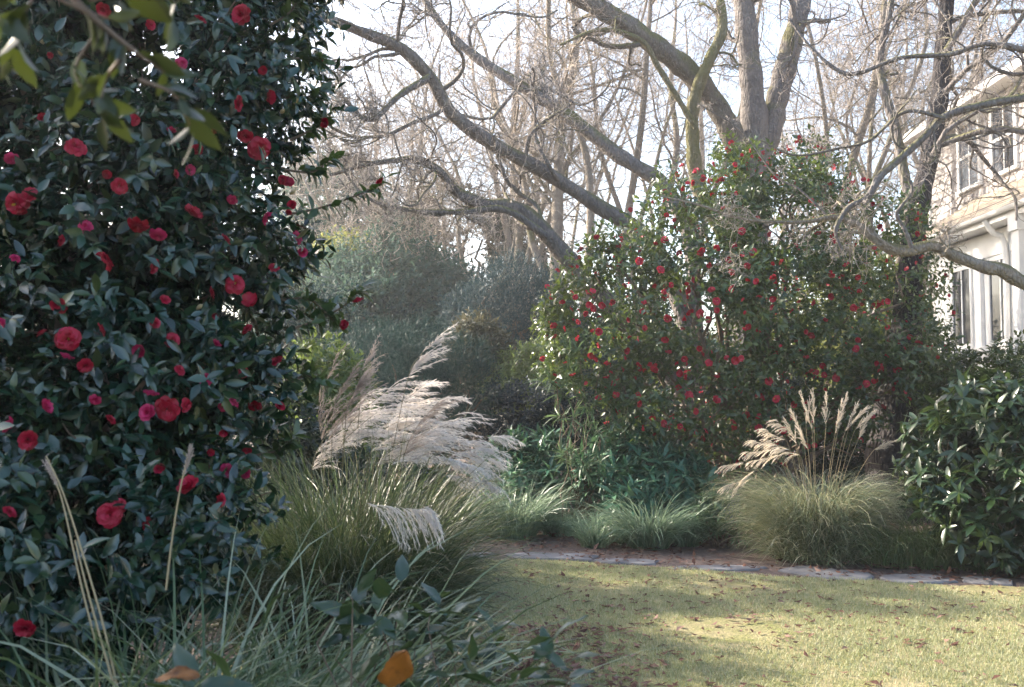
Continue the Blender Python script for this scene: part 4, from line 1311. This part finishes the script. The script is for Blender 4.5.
for (ax_, ay_), (bx_, by_), Y_, sp_, br in heads:
    a_, b_ = pt(ax_, ay_, Y_ + .42 + rng.normal(0, .08)), pt(bx_, by_, Y_ + .42 + rng.normal(0, .08))
    st_ = b + A((a_[0] - b[0]) * .55 - .05, (a_[1] - b[1]) * .5 + rng.normal(0, .05), .5)
    big = sp_ > .7
    plume(T, a_, b_, (wr if ax_ < 430 else A(1, -.1, -.1)) if sp_ > .4 else A(1, 0, .2), sp_ * .62 if big else sp_ * .8, M['silk_brown'] if br else M['silk'], 25 if big else 20, .27 if big else .19, .03, .7 if sp_ >= .5 else .4, st_, .12, 2.4, w0=.0028 if br else .0034, tight=.09)

plume(T, pt(366, 503, 4.7), pt(428, 506, 4.65), A(.8, -.1, -.2), .62, M['silk'], 40, .22, .03, 2.3, b + A(.02, -.3, .6), -.25, 1.8, w0=.0055, tight=.07)

# sunlit grass mound with upright plumes at the bed edge
b = pt(815, 400, 9.55); b[2] = 0
T = thing('plume_grass', b, 'rounded sunlit tan green grass mound with short upright plumes', 'ornamental grass')
g = Geo()
blades(g, b, .34, 2700, 1.24, (0, 26), (125, 178), .008, p=1.75, kink=.6)
blades(g, b, .42, 1700, .88, (0, 38), (115, 178), .008, p=1.5, kink=.7)
blades(g, b, .45, 1200, .6, (15, 65), (100, 178), .007, p=1.2, kink=.8)
g.link('blades', M['tan_blade'], T)
hd = [((748, 462), (722, 466), 9.2, 1), ((756, 470), (735, 490), 9.2, 1), ((752, 478), (726, 486), 9.3, 1), ((775, 450), (745, 452), 9.4, 0), ((778, 445), (752, 440), 9.4, 0), ((786, 440), (765, 428), 9.5, 0), ((780, 455), (748, 462), 9.4, 0), ((790, 450), (770, 440), 9.5, 0), ((797, 445), (786, 420), 9.5, 0), ((803, 440), (792, 412), 9.6, 0),
      ((808, 450), (798, 425), 9.5, 0), ((812, 430), (801, 395), 9.6, 0), ((814, 425), (813, 392), 9.6, 0), ((826, 425), (826, 394), 9.5, 0), ((838, 430), (846, 396), 9.6, 0), ((835, 435), (842, 402), 9.4, 0), ((850, 425), (866, 408), 9.6, 0), ((855, 430), (872, 412), 9.5, 0), ((858, 440), (868, 418), 9.5, 0), ((845, 432), (857, 405), 9.7, 0), ((874, 450), (896, 440), 9.4, 0), ((806, 425), (810, 402), 9.7, 0), ((792, 432), (776, 418), 9.7, 0), ((800, 455), (778, 447), 9.3, 0)]
for (ax_, ay_), (bx_, by_), Y_, sh in hd:
    a_, b_ = pt(ax_, ay_, Y_), pt(bx_, by_, Y_)
    st_ = b + A((a_[0] - b[0]) * .4, (a_[1] - b[1]) * .4, .45)
    wd = A(-1, -.1, -.2) if bx_ < 800 else A(.5 if bx_ > 830 else -.3, 0, .5)
    lean = bx_ < 780
    plume(T, a_, b_, wd, .3 if lean else .12, M['silk_gold'], 22, .15 if lean else .11, .022, .9 if lean else .15, st_, -.12 if lean else .02, 1.3, 'stalk', .006)

# green tufts
GT = 'grass tufts along the bed'
def tuft(px, Y, n, L, label, mat='liriope', r=.15, th0=(2, 45), th1=(60, 140), w=.011, name='grass_tuft', parts=None):
    b = pt(px, 400, Y); b[2] = 0
    T = thing(name, b, label, 'grass tuft', GT)
    g = Geo()
    blades(g, b, r, n, L, th0, th1, w, p=1.3)
    g.link('blades', M[mat], T)
    return T, b


tuft(648, 10.25, 900, .74, 'widest glossy strap leaved tuft in front of the leafy plants', r=.2, w=.013, th0=(2, 48), th1=(60, 160))
tuft(594, 10.3, 320, .5, 'small strap leaved tuft at the side of the widest tuft', r=.14, w=.011)
tuft(685, 10.4, 420, .5, 'strap leaved tuft between widest tuft and fresh green plant', r=.16, w=.012)
tuft(512, 11.0, 1000, .85, 'dark fine leaved tuft behind the near plume grass', r=.25, w=.010)
tuft(478, 11.3, 700, .6, 'dark fine leaved tuft partly hidden by the silvery plumes', r=.25, w=.008)
tuft(560, 11.2, 500, .5, 'dark tuft under the lanky stemmed plant', r=.2, w=.009)
tuft(618, 10.7, 420, .42, 'shaded strap leaved tuft behind the small tuft', r=.2, w=.01)
T, b = tuft(928, 9.1, 800, .62, 'green loose tuft with two thin seed stalks before the rhododendron', 'tuft_blade', r=.25, w=.008)
for (x0, y0), (x1, y1) in [((945, 480), (949, 440)), ((940, 505), (941, 472)), ((962, 492), (968, 470))]:
    a_, b_ = pt(x0, y0, 9.1), pt(x1, y1, 9.1)
    plume(T, a_, b_, A(1, 0, .3), .12, M['silk_brown'], 14, .08, .012, .3, b + A(.05, 0, .2), .05, .8, 'stalk', .004, .05)
tuft(890, 9.2, 900, .7, 'dull green tuft leaning out of the grass mound', 'tuft_blade', r=.3, w=.006, th1=(80, 160))
tuft(965, 9.0, 260, .36, 'short sparse tuft nearest the rhododendron foot', 'tuft_blade', r=.2, w=.007)

# pale sedge in the near corner
GS = 'pale arching sedge clumps in the near corner'
def sedge(px, Y, n, L, label, r=.25):
    b = pt(px, 400, Y); b[2] = 0
    T = thing('sedge_clump', b, label, 'ornamental grass', GS)
    g = Geo()
    blades(g, b, r, int(n * .75), L, (0, 32), (70, 175), .013, p=1.6, kink=.3)
    blades(g, b, r, n // 2, L * .75, (10, 55), (110, 180), .012, p=1.3, kink=.3)
    blades(g, b, r * 1.3, n // 3, L * .55, (10, 70), (90, 170), .010, p=1.2, kink=.3)
    g.link('blades', M['sedge_blade'], T)
    g = Geo()
    blades(g, b, r, n // 6, L * .85, (5, 50), (90, 178), .009, p=1.3, kink=.7)
    g.link('dead_blades', M['stalk'], T)
    return T, b


T1, b1 = sedge(60, 2.75, 650, 1.28, 'pale sedge clump with two tall dry stalks')
T2, b2 = sedge(200, 2.85, 700, 1.28, 'pale sedge clump with one straight upright seed stalk')
T3, b3 = sedge(320, 3.1, 650, 1.18, 'pale sedge clump beside the broad leaved plant', .28)
T4, b4 = sedge(130, 2.95, 500, 1.3, 'darker sedge clump under the camellia flowers')
T5, b5 = sedge(245, 2.3, 420, .98, 'nearest low sedge clump')
def stalk(T, trace, Y, head, mat='silk_brown'):
    c = curve(np.array([pt(x, y, Y) for x, y in trace]), 16)
    g = Geo(); tubes(g, [c], np.linspace(.0035, .002, 16)[None], 6); g.link('stalk', M['stalk'], T)
    if head:
        plume(T, c[-5], c[-1], A(.4, 0, .4), .05, M[mat], 20, .06, .012, .2, None, 0, 1, 'stalk', .004, .04)
stalk(T1, [(118, 690), (102, 620), (80, 545), (62, 490), (46, 456)], 2.75, False)
stalk(T1, [(95, 640), (80, 580), (62, 500), (50, 470)], 2.9, True)
stalk(T2, [(166, 590), (172, 540), (180, 490), (189, 452)], 2.9, True)
stalk(T2, [(118, 700), (90, 600), (75, 540)], 2.6, False)

# broad leaved plants in front
GB = 'broad leaved plants by the lawn edge'
def fine_leaf(w=.46, fold=.12, curl=.2, wave=.02, veins=.012):
    rows_, cols_ = 15, 9
    V = []
    for a_ in range(rows_):
        t_ = a_ / (rows_ - 1)
        hw = w * .5 * (math.sin(math.pi * t_ ** .85) ** .75) * (1 - .25 * t_) + .006
        for b_ in range(cols_):
            q_ = b_ / (cols_ - 1) * 2 - 1
            z_ = -curl * t_ * t_ + fold * abs(q_) * hw * 2 - .05 * abs(q_) ** 3 * w + wave * math.sin(9 * t_ + 3 * q_) * abs(q_) + veins * math.sin(2 * math.pi * (t_ * 9 - abs(q_) * 2.0)) * abs(q_)
            V.append((q_ * hw, t_ + .01 * math.sin(23 * t_) * abs(q_), z_ + (.012 if b_ == 4 else 0)))
    return np.array(V), grid_quads(rows_, cols_)


L_FINE = fine_leaf()
L_FINE_LONG = fine_leaf(.3, .1, .3)


def broad(px, Y, pts_, size, label, mat='broad_leaf', tm=L_FINE):
    b = pt(px, 400, Y); b[2] = 0
    T = thing('broad_leaf_plant', b, label, 'plant', GB)
    g = Geo(); gs = Geo()
    ends = np.array([pt(x, y, Y + rng.normal(0, .08)) for x, y in pts_])
    W, Rr = wires(np.repeat(b[None], len(ends), 0) + np.column_stack([rng.normal(0, .04, (len(ends), 2)), 0 * ends[:, 0]]), ends, .005, 10, .2)
    tubes(gs, W, Rr, 5); gs.link('stems', M['stem_brown'], T)
    sprigs(g, tm, ends - A(0, 0, .04), A(0, 0, 1) + rng.normal(0, .4, ends.shape), .1, 5, size, (95, 35), .2, .4)
    g.link('foliage', M[mat], T)
    return T, b


T, b = broad(395, 2.7, [(345, 590), (375, 610), (400, 600), (430, 615), (385, 640), (350, 625), (415, 650), (445, 640), (320, 580), (455, 670), (400, 680)], .115, 'broad leaved plant with one large orange brown leaf')
g = Geo(); scatter(g, fine_leaf(.72, .18, -.25, .06, .02), np.array([pt(388, 688, 2.45)]), np.array([(.3, -.25, .9)]), np.array([(.5, -1, .25)]), .125); g.link('orange_leaf', M['orange_leaf'], T)
broad(478, 3.6, [(450, 630), (470, 640), (490, 635), (465, 660), (500, 655), (485, 675), (440, 655), (515, 670)], .14, 'low plant with long green leaves at the lawn edge', tm=L_FINE_LONG)
broad(545, 2.5, [(520, 675), (550, 665), (535, 690), (570, 680)], .11, 'small dark leaved stems beside the leaf litter')
T, b = broad(195, 2.0, [(185, 700), (225, 705), (205, 720)], .11, 'near plant with a brown leaf under the sedge')
g = Geo(); scatter(g, fine_leaf(.45, .2, .3, .05, .02), np.array([pt(200, 676, 1.95)]), np.array([(-1, -.1, .18)]), np.array([(.1, -.5, 1)]), .085); g.link('brown_leaf', M['orange_leaf'], T)

# boulders in the shade of the flowering tree
def rock(px, py, Y, r, label, sq=(1, .8, .6)):
    c = pt(px, py, Y)
    nu, nv = 20, 12
    V = []
    for i in range(nv):
        for j in range(nu):
            th = math.pi * i / (nv - 1); ph = 2 * math.pi * j / nu
            V.append((math.sin(th) * math.cos(ph), math.sin(th) * math.sin(ph), math.cos(th)))
    V = np.array(V)
    rr = 1 + .16 * wob(V, 1.6, px) + .07 * wob(V, 4, px + 1)
    V = V * rr[:, None] * r * np.array(sq)
    q = []
    for i in range(nv - 1):
        for j in range(nu):
            q.append((i * nu + j, (i + 1) * nu + j, (i + 1) * nu + (j + 1) % nu, i * nu + (j + 1) % nu))
    V[:, 2] += r * sq[2] * .7
    o = Geo().add(V, q).link('boulder', M['boulder'])
    o.location = (c[0], c[1], 0)
    return tag(o, label, 'boulder')


rock(705, 475, 11.6, .42, 'rounded blue grey boulder in shade under the camellia tree', (1, .8, .95))

# ------------------------------------------------------------------ far woods and air
g = Geo(); gl = Geo()
k = 34
bx = rng.uniform(-38, 40, k); by = rng.uniform(44, 62, k)
hh = rng.uniform(9, 14, k)
P = np.stack([np.column_stack([bx + rng.normal(0, .5, k) * s + s * 0, by + 0 * bx, hh * s]) for s in np.linspace(0, 1, 10)], 1)
Rr = np.linspace(.2, .04, 10)[None] * np.ones((k, 1))
tubes(g, P, Rr, 6)
P1, R1 = offshoots(P, Rr, 10, (.2, 1), (25, 60), (.25, .5), .5, 9, .15, (0, 0, .06), .02); tubes(g, P1, R1, 4)
P2, R2 = offshoots(P1, R1, 8, (.2, 1), (25, 65), (.3, .6), .6, 7, .2, (0, 0, .05), .013); tubes(g, P2, R2, 3)
P3, R3 = offshoots(P2, R2, 4, (.2, 1), (25, 65), (.3, .6), .6, 5, .2, (0, 0, .05), .01); tubes(g, P3, R3, 3)
blb = [(rng.uniform(-40, 42), rng.uniform(42, 60), rng.uniform(.5, 3.2), rng.uniform(1.6, 3.2)) for _ in range(60)]
P, d = blob_points(blb, 9000, (.8, 1.05), .3, .6, 4)
sprigs(g, L_LOW, P, d + A(0, 0, .4), .4, 5, .42, m=1)
tag(g.link('far_woods', [M['twig_hazed'], M['evergreen_hazed']]), kind='stuff')

g = Geo(); box(g, (-72, -22, -1.2), (72, 88, 19))
m = bpy.data.materials.new('haze'); m.use_nodes = True
t = m.node_tree
t.nodes.remove(t.nodes['Principled BSDF'])
pv = t.nodes.new('ShaderNodeVolumePrincipled')
pv.inputs['Color'].default_value = (.95, .95, .97, 1)
pv.inputs['Density'].default_value = .0017
pv.inputs['Anisotropy'].default_value = .5
t.links.new(pv.outputs[0], t.nodes['Material Output'].inputs['Volume'])
tag(g.link('haze', m, smooth=False), kind='stuff')
zmax = max((o.matrix_basis @ Vector(c)).z for o in bpy.data.objects if o.type == 'MESH' and o.parent is None for c in o.bound_box)
print('top', zmax)
